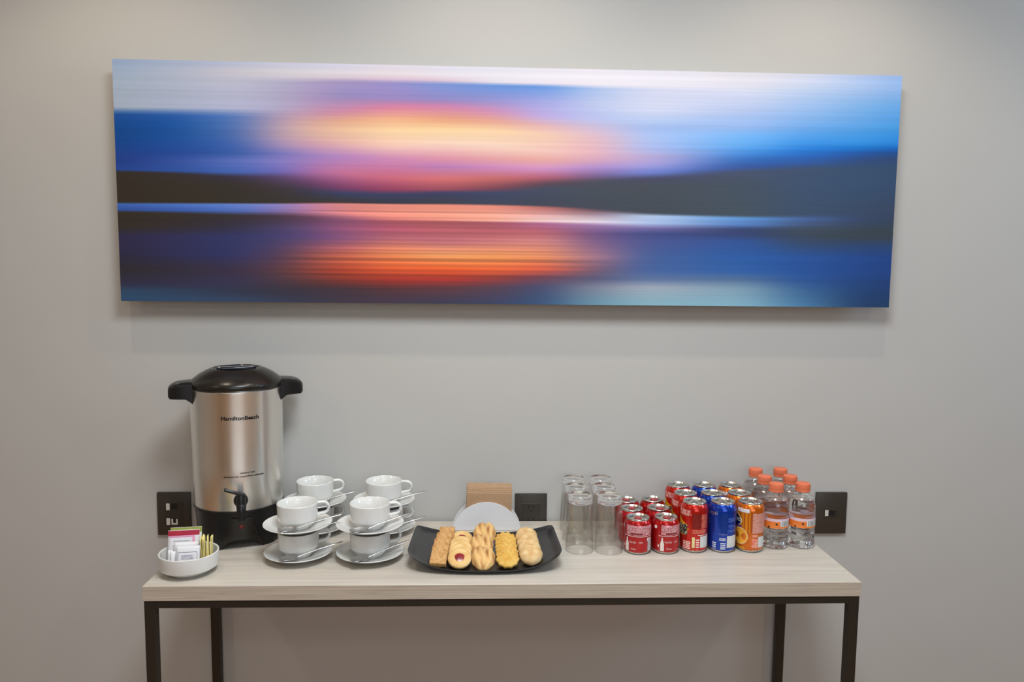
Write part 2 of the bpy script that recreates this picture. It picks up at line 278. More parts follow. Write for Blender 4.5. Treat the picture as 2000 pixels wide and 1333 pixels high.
# ------------------------------------------------------------ the picture
PX0, PX1, PZ0, PZ1, PY = -0.8992, 1.0629, 1.4027, 1.9907, -0.05
cols = [  # x, then (height in the print, colour) down the print; every column walks through the same bands
 (225, [(42,(140,162,195)),(110,(150,170,195)),(130,(152,171,194)),(150,(155,172,192)),(282,(158,170,190)),(318,(20,75,150)),(370,(0,68,140)),(420,(0,66,136)),(470,(5,64,138)),(515,(25,62,140)),(550,(22,56,132)),(598,(30,66,145)),(608,(50,42,33)),(680,(50,42,32)),(764,(50,42,32)),(772,(60,100,180)),(802,(45,80,160)),(815,(50,42,33)),(890,(50,42,34)),(935,(46,40,72)),(1030,(44,40,66)),(1110,(46,41,44)),(1185,(48,46,72)),(1225,(46,75,105)),(1275,(45,75,110))]),
 (330, [(46,(155,170,200)),(105,(165,175,196)),(130,(165,174,196)),(150,(164,174,195)),(283,(160,170,194)),(320,(30,85,165)),(370,(5,76,155)),(420,(8,74,152)),(470,(20,72,152)),(513,(25,68,150)),(549,(45,75,155)),(602,(40,78,160)),(615,(50,42,42)),(680,(49,42,33)),(764,(49,42,32)),(772,(75,115,195)),(804,(52,88,172)),(820,(50,42,36)),(890,(48,42,46)),(935,(46,44,84)),(1030,(44,44,84)),(1110,(48,43,56)),(1185,(50,48,76)),(1225,(46,65,92)),(1277,(48,74,106))]),
 (450, [(50,(168,178,205)),(100,(187,184,196)),(130,(180,180,198)),(150,(176,178,198)),(285,(165,170,200)),(325,(72,112,180)),(370,(68,106,172)),(420,(62,100,168)),(470,(48,90,166)),(510,(45,85,160)),(548,(82,106,182)),(608,(60,95,175)),(632,(48,42,60)),(670,(47,41,36)),(764,(46,41,33)),(772,(95,130,205)),(805,(70,105,185)),(830,(48,42,45)),(890,(46,42,66)),(935,(45,50,98)),(1030,(45,50,100)),(1110,(55,45,70)),(1185,(52,50,80)),(1225,(46,52,72)),(1280,(50,70,100))]),
 (550, [(54,(188,190,210)),(105,(196,193,200)),(128,(186,182,196)),(160,(158,156,184)),(285,(158,152,182)),(330,(172,146,166)),(370,(180,150,164)),(420,(182,150,166)),(470,(160,134,172)),(512,(116,112,180)),(548,(128,118,186)),(600,(106,100,178)),(634,(82,62,104)),(690,(54,44,50)),(764,(47,42,38)),(772,(140,128,192)),(805,(128,104,160)),(832,(66,48,62)),(890,(70,60,100)),(935,(66,60,108)),(1030,(86,60,82)),(1110,(94,58,64)),(1185,(66,50,60)),(1225,(52,46,60)),(1282,(50,55,80))]),
 (600, [(58,(192,192,212)),(107,(200,195,203)),(129,(192,181,193)),(155,(154,142,180)),(250,(160,132,172)),(315,(184,134,156)),(358,(200,156,142)),(410,(204,166,148)),(466,(188,142,160)),(524,(150,120,180)),(555,(154,112,172)),(608,(160,98,148)),(664,(94,54,94)),(712,(44,48,68)),(764,(49,42,39)),(771,(196,128,158)),(808,(182,114,140)),(842,(92,56,78)),(890,(100,66,108)),(940,(92,66,114)),(1042,(152,80,74)),(1118,(146,64,52)),(1180,(86,46,48)),(1220,(56,46,60)),(1285,(54,52,70))]),
 (650, [(62,(195,195,215)),(110,(202,196,205)),(130,(195,180,190)),(150,(150,135,175)),(215,(130,125,175)),(300,(180,120,150)),(345,(205,150,125)),(400,(215,175,145)),(460,(208,160,155)),(530,(165,120,180)),(560,(170,115,165)),(610,(185,105,140)),(690,(110,50,95)),(718,(45,55,90)),(764,(52,42,40)),(770,(205,125,120)),(820,(195,115,115)),(850,(125,75,110)),(890,(135,75,110)),(950,(125,75,115)),(1050,(200,95,70)),(1125,(170,60,40)),(1175,(110,45,40)),(1215,(60,45,55)),(1287,(58,50,65))]),
 (750, [(66,(205,198,210)),(115,(208,196,200)),(138,(195,170,190)),(158,(135,125,180)),(235,(140,120,175)),(275,(195,110,140)),(340,(222,165,125)),(400,(228,195,150)),(470,(225,185,165)),(540,(190,125,165)),(575,(185,110,150)),(640,(185,90,110)),(700,(130,50,80)),(722,(48,52,85)),(768,(42,45,60)),(774,(215,130,115)),(840,(210,125,110)),(862,(165,80,90)),(900,(160,75,95)),(945,(165,90,100)),(1035,(225,130,80)),(1105,(220,90,45)),(1165,(150,45,35)),(1215,(80,45,50)),(1288,(60,50,70))]),
 (850, [(70,(200,198,212)),(120,(205,198,205)),(142,(195,170,185)),(162,(105,130,190)),(235,(125,120,175)),(270,(180,110,150)),(340,(210,145,110)),(385,(225,190,140)),(460,(222,190,172)),(540,(200,130,150)),(578,(165,110,165)),(640,(195,100,100)),(695,(140,65,80)),(712,(45,48,85)),(768,(50,48,55)),(774,(215,130,110)),(850,(210,135,115)),(862,(160,78,85)),(910,(160,80,88)),(965,(170,95,105)),(1040,(228,150,90)),(1110,(215,85,35)),(1165,(160,45,40)),(1205,(90,48,55)),(1290,(50,52,75))]),
 (950, [(74,(202,200,212)),(122,(205,200,208)),(150,(200,194,204)),(168,(86,126,190)),(240,(130,126,182)),(295,(182,122,158)),(345,(205,144,126)),(390,(222,186,146)),(470,(220,190,170)),(540,(205,142,146)),(582,(184,120,166)),(640,(175,90,88)),(690,(110,52,66)),(712,(48,55,85)),(770,(46,54,74)),(778,(212,128,110)),(855,(220,152,132)),(867,(152,76,88)),(912,(160,80,88)),(965,(180,105,105)),(1042,(224,142,82)),(1110,(215,90,45)),(1160,(140,50,45)),(1203,(80,55,70)),(1292,(50,58,90))]),
 (1050, [(82,(205,200,208)),(130,(208,204,212)),(158,(205,195,205)),(175,(85,130,195)),(250,(140,145,200)),(330,(165,150,200)),(375,(205,160,160)),(420,(215,180,155)),(500,(215,175,165)),(545,(210,150,140)),(590,(190,130,175)),(635,(160,80,100)),(665,(75,52,65)),(690,(52,60,80)),(778,(52,54,70)),(788,(166,92,90)),(858,(222,190,186)),(872,(160,90,130)),(915,(165,85,95)),(965,(185,115,110)),(1045,(215,130,85)),(1110,(200,80,55)),(1150,(105,60,75)),(1200,(60,65,100)),(1295,(45,75,115))]),
 (1150, [(86,(208,202,212)),(135,(210,205,212)),(165,(205,200,210)),(185,(150,170,205)),(260,(165,175,205)),(330,(160,170,208)),(390,(185,165,190)),(440,(200,160,170)),(510,(205,155,165)),(548,(190,145,170)),(585,(150,120,180)),(632,(95,75,115)),(652,(60,62,75)),(700,(56,62,72)),(796,(54,60,72)),(806,(104,76,88)),(862,(215,202,214)),(880,(140,105,150)),(925,(95,70,115)),(965,(110,80,120)),(1045,(150,105,125)),(1110,(105,80,100)),(1160,(80,80,110)),(1205,(115,120,140)),(1297,(95,140,160))]),
 (1250, [(90,(205,202,215)),(140,(208,205,215)),(170,(205,202,212)),(185,(185,188,210)),(290,(185,190,212)),(345,(160,178,212)),(385,(140,165,212)),(430,(150,172,215)),(480,(150,165,212)),(530,(165,150,190)),(565,(155,145,200)),(610,(95,115,190)),(640,(58,58,85)),(680,(58,64,72)),(818,(56,62,72)),(832,(165,185,215)),(870,(160,180,215)),(898,(105,95,150)),(925,(55,65,120)),(965,(65,75,130)),(1045,(60,85,140)),(1120,(62,90,145)),(1165,(90,110,150)),(1205,(150,158,172)),(1302,(125,170,185))]),
 (1450, [(103,(205,202,210)),(150,(205,203,213)),(175,(200,200,215)),(200,(195,200,220)),(290,(165,180,215)),(330,(150,175,220)),(375,(140,170,220)),(420,(105,165,225)),(470,(85,155,220)),(505,(60,130,205)),(540,(40,100,175)),(580,(40,75,145)),(605,(62,72,98)),(660,(58,70,86)),(830,(60,72,84)),(845,(85,140,200)),(880,(75,115,180)),(900,(45,60,100)),(930,(45,60,105)),(965,(40,75,140)),(1045,(35,85,155)),(1120,(40,88,155)),(1160,(75,105,145)),(1210,(120,150,170)),(1305,(130,175,195))]),
 (1570, [(110,(198,202,220)),(150,(192,200,222)),(180,(180,196,222)),(200,(172,192,224)),(290,(140,175,222)),(330,(125,170,222)),(375,(105,160,222)),(420,(75,148,218)),(460,(50,135,215)),(495,(25,112,200)),(525,(30,92,175)),(560,(40,82,150)),(590,(55,72,100)),(660,(52,72,102)),(828,(52,72,98)),(845,(65,92,145)),(880,(62,80,115)),(900,(58,70,85)),(935,(54,66,82)),(970,(48,66,95)),(1045,(35,78,148)),(1120,(32,76,145)),(1170,(40,82,148)),(1220,(55,98,145)),(1307,(75,125,165))]),
 (1690, [(120,(165,185,225)),(150,(160,185,225)),(180,(158,184,225)),(200,(150,180,224)),(290,(110,165,220)),(330,(100,160,220)),(375,(85,155,220)),(420,(60,145,218)),(460,(45,138,214)),(490,(10,105,190)),(512,(25,80,155)),(545,(40,68,120)),(590,(48,74,105)),(700,(48,72,102)),(800,(52,68,95)),(850,(48,64,95)),(885,(50,64,84)),(910,(50,62,74)),(950,(50,62,74)),(985,(40,64,105)),(1050,(28,68,135)),(1120,(28,66,132)),(1180,(30,65,122)),(1230,(28,62,112)),(1310,(32,62,105))]),
 (1752, [(124,(140,175,225)),(150,(138,175,225)),(180,(135,174,225)),(200,(128,170,224)),(290,(90,158,220)),(330,(80,152,220)),(375,(65,148,218)),(420,(45,138,215)),(460,(30,125,208)),(488,(5,95,180)),(508,(22,70,140)),(535,(38,64,108)),(590,(46,72,102)),(700,(46,68,98)),(800,(50,64,90)),(850,(48,62,88)),(885,(50,62,80)),(910,(50,62,72)),(950,(50,62,76)),(985,(40,62,105)),(1050,(26,62,128)),(1120,(26,60,124)),(1180,(26,58,112)),(1230,(26,56,104)),(1312,(28,56,96))]),
]
PK = 1.08                                   # print reflectance against the photographed tone
def print_colour(u, v, streak):
    x = 225+u*(1752-225)
    for k in range(len(cols)-1):
        if x <= cols[k+1][0]: break
    (xa, A), (xb, B) = cols[k], cols[k+1]; t = min(max((x-xa)/(xb-xa), 0), 1); t = t*t*(3-2*t)*0.5+t*0.5
    st = [((1-t)*(a[0]-A[0][0])/(A[-1][0]-A[0][0])+t*(b[0]-B[0][0])/(B[-1][0]-B[0][0]), [a[1][i]*(1-t)+b[1][i]*t for i in range(3)]) for a, b in zip(A, B)]
    for i in range(len(st)-1):
        if v <= st[i+1][0]: break
    (va, ca), (vb, cb) = st[i], st[i+1]; s = min(max((v-va)/max(vb-va, 1e-5), 0), 1)
    c = [ca[j]*(1-s)+cb[j]*s for j in range(3)]
    warm = min(max((c[0]-c[2])/90, 0), 1) if v > 0.6 else 0
    g = 1+streak*(0.035+0.22*warm)
    return [min(max(q*g, 0), 250) for q in c]
pic = empty('wall_picture', ((PX0+PX1)/2, 0, PZ0)); prop(pic, 'wide frameless picture of a blurred blue and orange lake sunset on the wall', 'picture')
pw, ph = (PX1-PX0), (PZ1-PZ0)
boxo('panel', (-pw/2, pw/2, PY+0.0012, PY+0.010, 0, ph), m_white_edge, pic, bevel=0.0008, seg=1)
bm = nb(); box(bm, -pw/2+0.22, pw/2-0.22, PY+0.010, -0.0005, 0.12, 0.16); box(bm, -pw/2+0.22, pw/2-0.22, PY+0.010, -0.0005, ph-0.16, ph-0.12)
mesh_obj('hanging_batten', bm, m_white_edge, pic, smooth=False)
NU, NV = 120, 300
rnd = random.Random(3); raw = [rnd.uniform(-1, 1) for _ in range(NV+5)]
raw2 = [rnd.uniform(-1, 1) for _ in range(NV+5)]
verts, fcs, pcs = [], [], []
for j in range(NV+1):
    sa = 0.25*raw[j]+0.5*raw[j+1]+0.25*raw[j+2]; sb = 0.25*raw2[j]+0.5*raw2[j+1]+0.25*raw2[j+2]
    for i in range(NU+1):
        u, v = i/NU, j/NV
        verts.append((-pw/2+u*pw, PY, ph*(1-v))); q = 0.5+0.5*math.sin(u*4+1)
        pcs.append(lin(print_colour(u, v, sa*q+sb*(1-q))))
for j in range(NV+1):                      # the blur of the print runs sideways
    row = pcs[j*(NU+1):(j+1)*(NU+1)]
    for _ in range(10): row = [tuple(0.25*row[max(i-1, 0)][c]+0.5*row[i][c]+0.25*row[min(i+1, NU)][c] for c in range(3)) for i in range(NU+1)]
    pcs[j*(NU+1):(j+1)*(NU+1)] = row
for j in range(NV):
    for i in range(NU):
        a = j*(NU+1)+i; fcs.append((a, a+NU+1, a+NU+2, a+1))
# the print wraps down to the panel, so that it has a thickness of its own
nv0 = len(verts); rim = [i for i in range(NU+1)]+[j*(NU+1)+NU for j in range(1, NV+1)]+[NV*(NU+1)+i for i in range(NU-1, -1, -1)]+[j*(NU+1) for j in range(NV-1, 0, -1)]
for k in rim: verts.append((verts[k][0], PY+0.0012, verts[k][2])); pcs.append(pcs[k])
for n in range(len(rim)): fcs.append((rim[n], rim[(n+1) % len(rim)], nv0+(n+1) % len(rim), nv0+n))
me = bpy.data.meshes.new('print'); me.from_pydata(verts, [], fcs); ca = me.color_attributes.new('ink', 'FLOAT_COLOR', 'POINT')
ca.data.foreach_set('color', [x for c in pcs for x in (*[min(v*PK, 1) for v in c], 1)])
mp_ = bpy.data.materials.new('picture_print'); mp_.use_nodes = True; nt = mp_.node_tree; at = nt.nodes.new('ShaderNodeVertexColor'); at.layer_name = 'ink'
nt.links.new(at.outputs[0], nt.nodes['Principled BSDF'].inputs['Base Color']); nt.nodes['Principled BSDF'].inputs['Roughness'].default_value = 0.6; nt.nodes['Principled BSDF'].inputs['Specular IOR Level'].default_value = 0.25
me.materials.append(mp_); o = bpy.data.objects.new('print', me); C.objects.link(o); o.parent = pic

# ------------------------------------------------------------ wall plates
def plate(xc, zc, label, kind):
    p = empty('wall_plate', (xc, 0, zc)); prop(p, label, 'outlet', 'dark wall plates above the table')
    boxo('cover', (-0.043, 0.043, -0.009, -0.0002, -0.0575, 0.0575), m_plate, p, bevel=0.0015)
    f = -0.009
    if kind == 'outlet':
        mo = boxo('module', (-0.024, 0.024, f-0.0012, f, -0.031, 0.031), m_plate2, p, bevel=0.0005, seg=1)
        for z in (0.018, -0.016):
            for dx in (-0.0065, 0.0065): boxo('slot', (dx-0.0013, dx+0.0013, f-0.0015, f-0.0011, z, z+0.009), m_hole, mo)
            h = lathe('ground_hole', [(0, 0), (0.0028, 0), (0.0028, 0.0005), (0, 0.0005)], m_hole, mo, seg=14); h.rotation_euler = (PI/2, 0, 0); h.location = (0, f-0.0011, z-0.006)
    elif kind == 'data':
        mo = boxo('module', (-0.024, 0.024, f-0.0012, f, -0.031, 0.031), m_plate2, p, bevel=0.0005, seg=1)
        for z, c in ((0.0195, m_hole), (-0.0205, m_swhite)):
            boxo('label_tab', (-0.019, -0.0095, f-0.0022, f-0.001, z-0.009, z+0.009), m_swhite, mo, bevel=0.0003, seg=1)
            if c is m_hole: boxo('jack', (-0.006, 0.010, f-0.0020, f-0.001, z-0.006, z+0.0085), m_hole, mo)
            else:
                j = boxo('jack', (-0.006, 0.010, f-0.0020, f-0.001, z-0.008, z+0.0075), m_swhite, mo)
                boxo('jack_opening', (-0.0015, 0.0060, f-0.0024, f-0.0018, z-0.003, z+0.0085), m_hole, mo)
    else:
        mo = boxo('module', (-0.020, 0.021, f-0.001, f, -0.011, 0.011), m_plate2, p, bevel=0.0005, seg=1)
        boxo('label_tab', (-0.018, -0.0085, f-0.0022, f-0.001, -0.008, 0.009), m_swhite, mo, bevel=0.0003, seg=1)
        boxo('jack', (-0.0065, 0.0105, f-0.0018, f-0.001, -0.006, 0.008), m_hole, mo)
plate(-0.803, 0.841, 'dark brown wall plate with two white-tabbed data jacks beside the urn', 'data')
plate(0.138, 0.836, 'dark brown wall plate with power sockets behind the tray', 'outlet')
plate(0.958, 0.8385, 'dark brown wall plate with one small jack beside the water bottles', 'jack')

# ------------------------------------------------------------ coffee urn
UX, UY, URZ = -0.597, -0.118, math.radians(19)
urn = empty('coffee_urn', (UX, UY, T), URZ); prop(urn, 'tall brushed steel coffee urn with black lid, handles and tap', 'coffee urn')
body_prof = [(0.1035, 0.094), (0.1050, 0.097), (0.1062, 0.20), (0.1085, 0.372), (0.1090, 0.374), (0.1090, 0.379), (0.1060, 0.381)]
ub = lathe('body', [(0.09, 0.094)]+body_prof+[(0.09, 0.381)], m_brushed, urn, seg=96)
ur = prof_r(body_prof)
lathe('seam_ring', [(0.1035, 0.0885), (0.1062, 0.0890), (0.1062, 0.0945), (0.1035, 0.0950)], m_urnplastic, urn, seg=96)
# base: a skirt with arched openings between four feet
bm = nb(); NB = 144; lo, hi, li, hi_i = [], [], [], []
for k in range(NB):
    a = 2*PI*k/NB; d = (math.degrees(a)+90+45) % 90-45          # 0 in the middle of each arch, the front arch faces -Y
    arch = 0.024*max(0.0, 1-(abs(d)/29)**2.6); flare = 0.0045*max(0.0, (abs(d)-20)/25)
    r = 0.1040; lo.append(bm.verts.new(((r-0.006+flare)*math.cos(a), (r-0.006+flare)*math.sin(a), arch)))
    hi.append(bm.verts.new((r*math.cos(a), r*math.sin(a), 0.0895))); li.append(bm.verts.new(((r-0.014)*math.cos(a), (r-0.014)*math.sin(a), arch))); hi_i.append(bm.verts.new(((r-0.012)*math.cos(a), (r-0.012)*math.sin(a), 0.0895)))
for k in range(NB):
    q = (k+1) % NB
    bm.faces.new((lo[k], lo[q], hi[q], hi[k])); bm.faces.new((li[q], li[k], hi_i[k], hi_i[q])); bm.faces.new((lo[q], lo[k], li[k], li[q])); bm.faces.new((hi[k], hi[q], hi_i[q], hi_i[k]))
bs = mesh_obj('base', bm, m_urnplastic, urn, auto=50)
lathe('base_floor', [(0, 0.030), (0.091, 0.030), (0.091, 0.034), (0, 0.034)], m_urnplastic, urn, seg=48)
# flared front panel of the base under the tap
def fp(s, t):
    wdt = 13+17*(1-t)**1.5; z = 0.024*max(0, 1-(abs((2*s-1)*wdt)/29)**2.6)*(1-t)+0.078*t+0.001
    return (2*s-1)*wdt, z
fr_r = lambda z: 0.098+0.006*z/0.0895+0.0025
patch('front_panel', fr_r, 0, 0, 0, 0, m_urnlid, urn, nu=24, nv=10, shape=fp)
m_red = mat('red_indicator_lens', (120, 26, 18), 0.2, coat=0.3)
il = mesh_obj('indicator_light', lathe_bm([(0.0052, 0), (0.0048, 0.0016), (0.003, 0.0028), (0, 0.0032)], 24), m_red, urn); il.rotation_euler = (PI/2, 0, 0); il.location = (0, -0.1045, 0.058)
# lid
lid = lathe('lid', [(0.085, 0.376), (0.1060, 0.3805), (0.1085, 0.384), (0.1085, 0.392), (0.1060, 0.396), (0.100, 0.402), (0.086, 0.4125), (0.070, 0.4212), (0.060, 0.4252), (0.058, 0.4258)], m_urnlid, urn, seg=96, auto=60)
m_knob = mat('dark_blue_black_lid_top', (16, 18, 32), 0.12, coat=0.6)
lathe('lid_recess', [(0.058, 0.4258), (0.055, 0.4225), (0.035, 0.4205), (0, 0.4200)], m_knob, lid, seg=64)
bm = nb(); box(bm, -0.046, 0.046, -0.009, 0.009, 0.4200, 0.4285, bevel=0.003)
mesh_obj('lid_grip', bm, m_knob, lid, auto=50)
# handles: a hooded loop each side, open underneath
for s in (-1, 1):
    h = nb(); n = 14
    pr = []
    for i in range(n+1):
        t = i/n; x = 0.094+0.060*t; top = 0.3965-0.002*t-0.010*t**5; bot = 0.357+0.002*t if t > 0.34 else 0.339+0.018*(t/0.34)**0.8
        hw = 0.040*(1-0.28*t**3) if t < 0.93 else 0.040*0.70*0.93
        if t == 1: top, bot = 0.3835, 0.3640
        pr.append([h.verts.new((s*x, -hw, bot)), h.verts.new((s*x, hw, bot)), h.verts.new((s*x, hw, top-0.006)), h.verts.new((s*x, hw*0.80, top)), h.verts.new((s*x, -hw*0.80, top)), h.verts.new((s*x, -hw, top-0.006))])
    for a, b in zip(pr, pr[1:]):
        for k in range(6): h.faces.new((a[k], a[(k+1) % 6], b[(k+1) % 6], b[k]))
    h.faces.new(pr[0]); h.faces.new(list(reversed(pr[-1])))
    ho = mesh_obj('handle', h, m_urnplastic, urn, auto=38)
# tap
tap = empty('tap', (0, 0, 0)); tap.parent = urn
bo = lathe('boss', [(0, 0), (0.0150, 0), (0.0165, 0.003), (0.0155, 0.010), (0.0120, 0.014), (0, 0.014)], m_urnplastic, tap, seg=32); bo.rotation_euler = (PI/2, 0, 0); bo.location = (0.0, -0.1020, 0.122)
mesh_obj('spout', tube_bm([(0, -0.112, 0.122), (0, -0.124, 0.121), (0, -0.131, 0.114), (0, -0.133, 0.100), (0, -0.133, 0.083)], [0.010, 0.0115, 0.0112, 0.0100, 0.0088], 20), m_urnplastic, tap, auto=60)
mesh_obj('valve_stem', tube_bm([(0, -0.128, 0.114), (0, -0.128, 0.134), (0, -0.127, 0.141)], [0.0115, 0.010, 0.0085], 20), m_urnplastic, tap, auto=50)
bm = nb(); box(bm, -0.041, 0.010, -0.0065, 0.0065, -0.0028, 0.0040, bevel=0.0025)
lv = mesh_obj('lever', bm, m_urnplastic, tap, auto=50); lv.location = (0.001, -0.129, 0.142); lv.rotation_euler = (0, math.radians(22), 0)
# lettering
wrap_text('lettering', 'HamiltonBeach', ur, 0.3190, 1.5, 0.0095, 0.086, m_ink, urn, bold=0.03)
wrap_text('lettering', 'caution hot', ur, 0.1880, 9, 0.0046, 0.034, m_ink, urn, bold=0.02)
wrap_text('lettering', 'precauci\u00f3n superficie caliente', ur, 0.1790, 5, 0.0056, 0.092, m_ink, urn, bold=0.02)

# ------------------------------------------------------------ cups, saucers, spoons
sau_prof = [(0, 0.0035), (0.026, 0.0035), (0.0275, 0), (0.0300, 0), (0.0315, 0.0035), (0.050, 0.0075), (0.066, 0.0125), (0.0765, 0.0175), (0.0778, 0.0188), (0.0770, 0.0200), (0.0745, 0.0196), (0.062, 0.0148), (0.046, 0.0100), (0.032, 0.0078), (0.0295, 0.0070), (0, 0.0068)]
cup_prof = [(0, 0.003), (0.024, 0.003), (0.0255, 0), (0.0275, 0), (0.0290, 0.003), (0.0345, 0.0085), (0.0400, 0.0150), (0.0428, 0.0190), (0.0442, 0.0205), (0.0448, 0.0225), (0.0454, 0.032), (0.0464, 0.0575), (0.0464, 0.0590), (0.0452, 0.0597), (0.0438, 0.0588), (0.0425, 0.035), (0.0405, 0.020), (0.034, 0.010), (0.022, 0.0058), (0, 0.0052)]
saucer0 = lathe('saucer', sau_prof, m_china, seg=72, auto=60)
cup0 = empty('coffee_cup'); lathe('bowl', cup_prof, m_china, cup0, seg=64, auto=60)
hp = [(0.0435, 0, 0.0560)]
for i in range(17):
    a = math.radians(95-190*i/16); hp.append((0.0565+0.0135*math.cos(a), 0, 0.0430+0.0132*math.sin(a)))
hp.append((0.0432, 0, 0.0270))
hb = tube_bm(hp, 0.0036, 12)
for v in hb.verts: v.co.y *= 1.5
mesh_obj('handle', hb, m_china, cup0, auto=60)
def spoon_bm():
    bm = nb(); n, k = 12, 8; L = 0.044; top = []; bot = []
    for i in range(n+1):
        t = i/n; x = -L+L*t; hw = 0.0148*math.sqrt(max(0, 1-((t-0.46)/0.56)**2))*(1-0.12*t)+0.0014; rt, rb = [], []
        for j in range(k+1):
            u = 2*j/k-1; dish = 0.0062*(1-u*u)*math.sin(PI*min(1, max(0, 0.02+0.97*t)))
            rt.append(bm.verts.new((x, u*hw, 0.0075-dish))); rb.append(bm.verts.new((x, u*hw*1.02, 0.0075-dish-0.0011)))
        top.append(rt); bot.append(rb)
    for i in range(n):
        for j in range(k): bm.faces.new((top[i][j], top[i+1][j], top[i+1][j+1], top[i][j+1])); bm.faces.new((bot[i][j+1], bot[i+1][j+1], bot[i+1][j], bot[i][j]))
        bm.faces.new((top[i][0], bot[i][0], bot[i+1][0], top[i+1][0])); bm.faces.new((top[i+1][k], bot[i+1][k], bot[i][k], top[i][k]))
    for j in range(k): bm.faces.new((top[0][j], top[0][j+1], bot[0][j+1], bot[0][j])); bm.faces.new((top[n][j+1], top[n][j], bot[n][j], bot[n][j+1]))
    return bm
spoon0 = empty('teaspoon'); mesh_obj('spoon_bowl', spoon_bm(), m_steel, spoon0, auto=70)
sh = tube_bm([(-0.003, 0, 0.0068), (0.008, 0, 0.0095), (0.022, 0, 0.0132), (0.045, 0, 0.0180), (0.070, 0, 0.0228), (0.094, 0, 0.0262), (0.099, 0, 0.0266)], [0.0026, 0.0021, 0.0019, 0.0021, 0.0028, 0.0034, 0.0018], 10, squash=0.42)
mesh_obj('spoon_handle', sh, m_steel, spoon0, auto=70)
stacks = [((-0.418, -0.266), 'left stack of the front row, beside the urn', 'front left stack'), ((-0.253, -0.269), 'right stack of the front row, beside the black tray', 'front right stack'),
          ((-0.4170, -0.086), 'left stack of the back row, behind the urn-side stack', 'back left stack'), ((-0.2415, -0.086), 'right stack of the back row, nearest the napkins', 'back right stack')]
first = True
for si, ((x, y), long_, short) in enumerate(stacks):
    for lv_, word in ((0, 'lower'), (1, 'upper')):
        z = T+lv_*0.0668; jx, jy = (random.uniform(-1, 1)*0.002, random.uniform(-1, 1)*0.002) if lv_ else (0, 0)
        s = saucer0 if first else copy_tree(saucer0); c = cup0 if first else copy_tree(cup0); sp = spoon0 if first else copy_tree(spoon0); first = False
        s.location = (x+jx, y+jy, z); c.location = (x+jx, y+jy, z+0.0070); c.rotation_euler = (0, 0, math.radians((17, 13, 19, 5)[si]-lv_*4))
        hx = {0: (-0.006, -0.0475), 1: (-0.004, -0.0475), 2: (-0.004, -0.0475), 3: (-0.004, -0.0475)}[si]
        sp.location = (x+jx+(0.013, 0.006, 0.013, 0.013)[si], y+jy-0.0515, z+0.0165); sp.rotation_euler = (0, 0, math.radians((23, 29, 23, 21)[si]-lv_*2))
        prop(s, f'{word} white china saucer of the {short} of cups', 'saucer', 'white saucers in the cup stacks')
        prop(c, f'{word} white coffee cup in the {short} of cups', 'cup', 'white coffee cups stacked two high')
        prop(sp, f'steel teaspoon on the {word} saucer of the {short} of cups', 'spoon', 'teaspoons on the saucers')

# ------------------------------------------------------------ sachet bowl
BX, BY = -0.638, -0.3455
bw = lathe('sachet_bowl', [(0, 0.003), (0.034, 0.003), (0.0355, 0), (0.038, 0), (0.040, 0.002), (0.052, 0.0080), (0.0625, 0.0145), (0.0640, 0.0160), (0.0648, 0.0185), (0.0662, 0.0455), (0.0660, 0.0475), (0.0640, 0.0482), (0.0622, 0.0470), (0.0600, 0.022), (0.050, 0.0125), (0.034, 0.0075), (0, 0.0070)], m_china, seg=80, auto=16)
bw.location = (BX, BY, T); bw.scale = (0.945, 0.945, 1.0); prop(bw, 'round white china bowl holding sugar and sweetener sachets', 'bowl')
m_paper = mat('white_sachet_paper', (226, 224, 226), 0.7, noise=0.03, nscale=60, bump=0.15, bscale=160)
m_paper_y = mat('yellow_sachet_paper', (244, 230, 156), 0.65, noise=0.12, nscale=120, bump=0.15, bscale=160)
m_pink = mat('crimson_sachet_print', (176, 34, 62), 0.5, noise=0.25, nscale=160)
m_pinkl = mat('pale_pink_sachet_print', (224, 150, 186), 0.5)
m_green = mat('green_sachet_print', (150, 158, 66), 0.5, noise=0.2, nscale=160)
m_greyink = mat('grey_sachet_ink', (96, 96, 120), 0.6)
m_tinyprint = print_mat('grey_sachet_small_print', (224, 222, 226), (120, 120, 150), lines=5, freq=16, dens=0.55)
def sachet_bm(wd, ht, th):
    bm = nb(); nx, ny = 8, 8; F, B = [], []
    for i in range(nx+1):
        fr, br = [], []
        for j in range(ny+1):
            s, t = i/nx, j/ny; puff = th*(1-(2*s-1)**4)*(1-(2*t-1)**4)
            x = (s-0.5)*wd; z = t*ht; fr.append(bm.verts.new((x, -puff-0.0003, z))); br.append(bm.verts.new((x, puff+0.0003, z)))
        F.append(fr); B.append(br)
    for i in range(nx):
        for j in range(ny): bm.faces.new((F[i][j], F[i+1][j], F[i+1][j+1], F[i][j+1])); bm.faces.new((B[i][j+1], B[i+1][j+1], B[i+1][j], B[i][j]))
        bm.faces.new((F[i+1][0], F[i][0], B[i][0], B[i+1][0])); bm.faces.new((F[i][ny], F[i+1][ny], B[i+1][ny], B[i][ny]))
    for j in range(ny): bm.faces.new((F[0][j], F[0][j+1], B[0][j+1], B[0][j])); bm.faces.new((F[nx][j+1], F[nx][j], B[nx][j], B[nx][j+1]))
    return bm
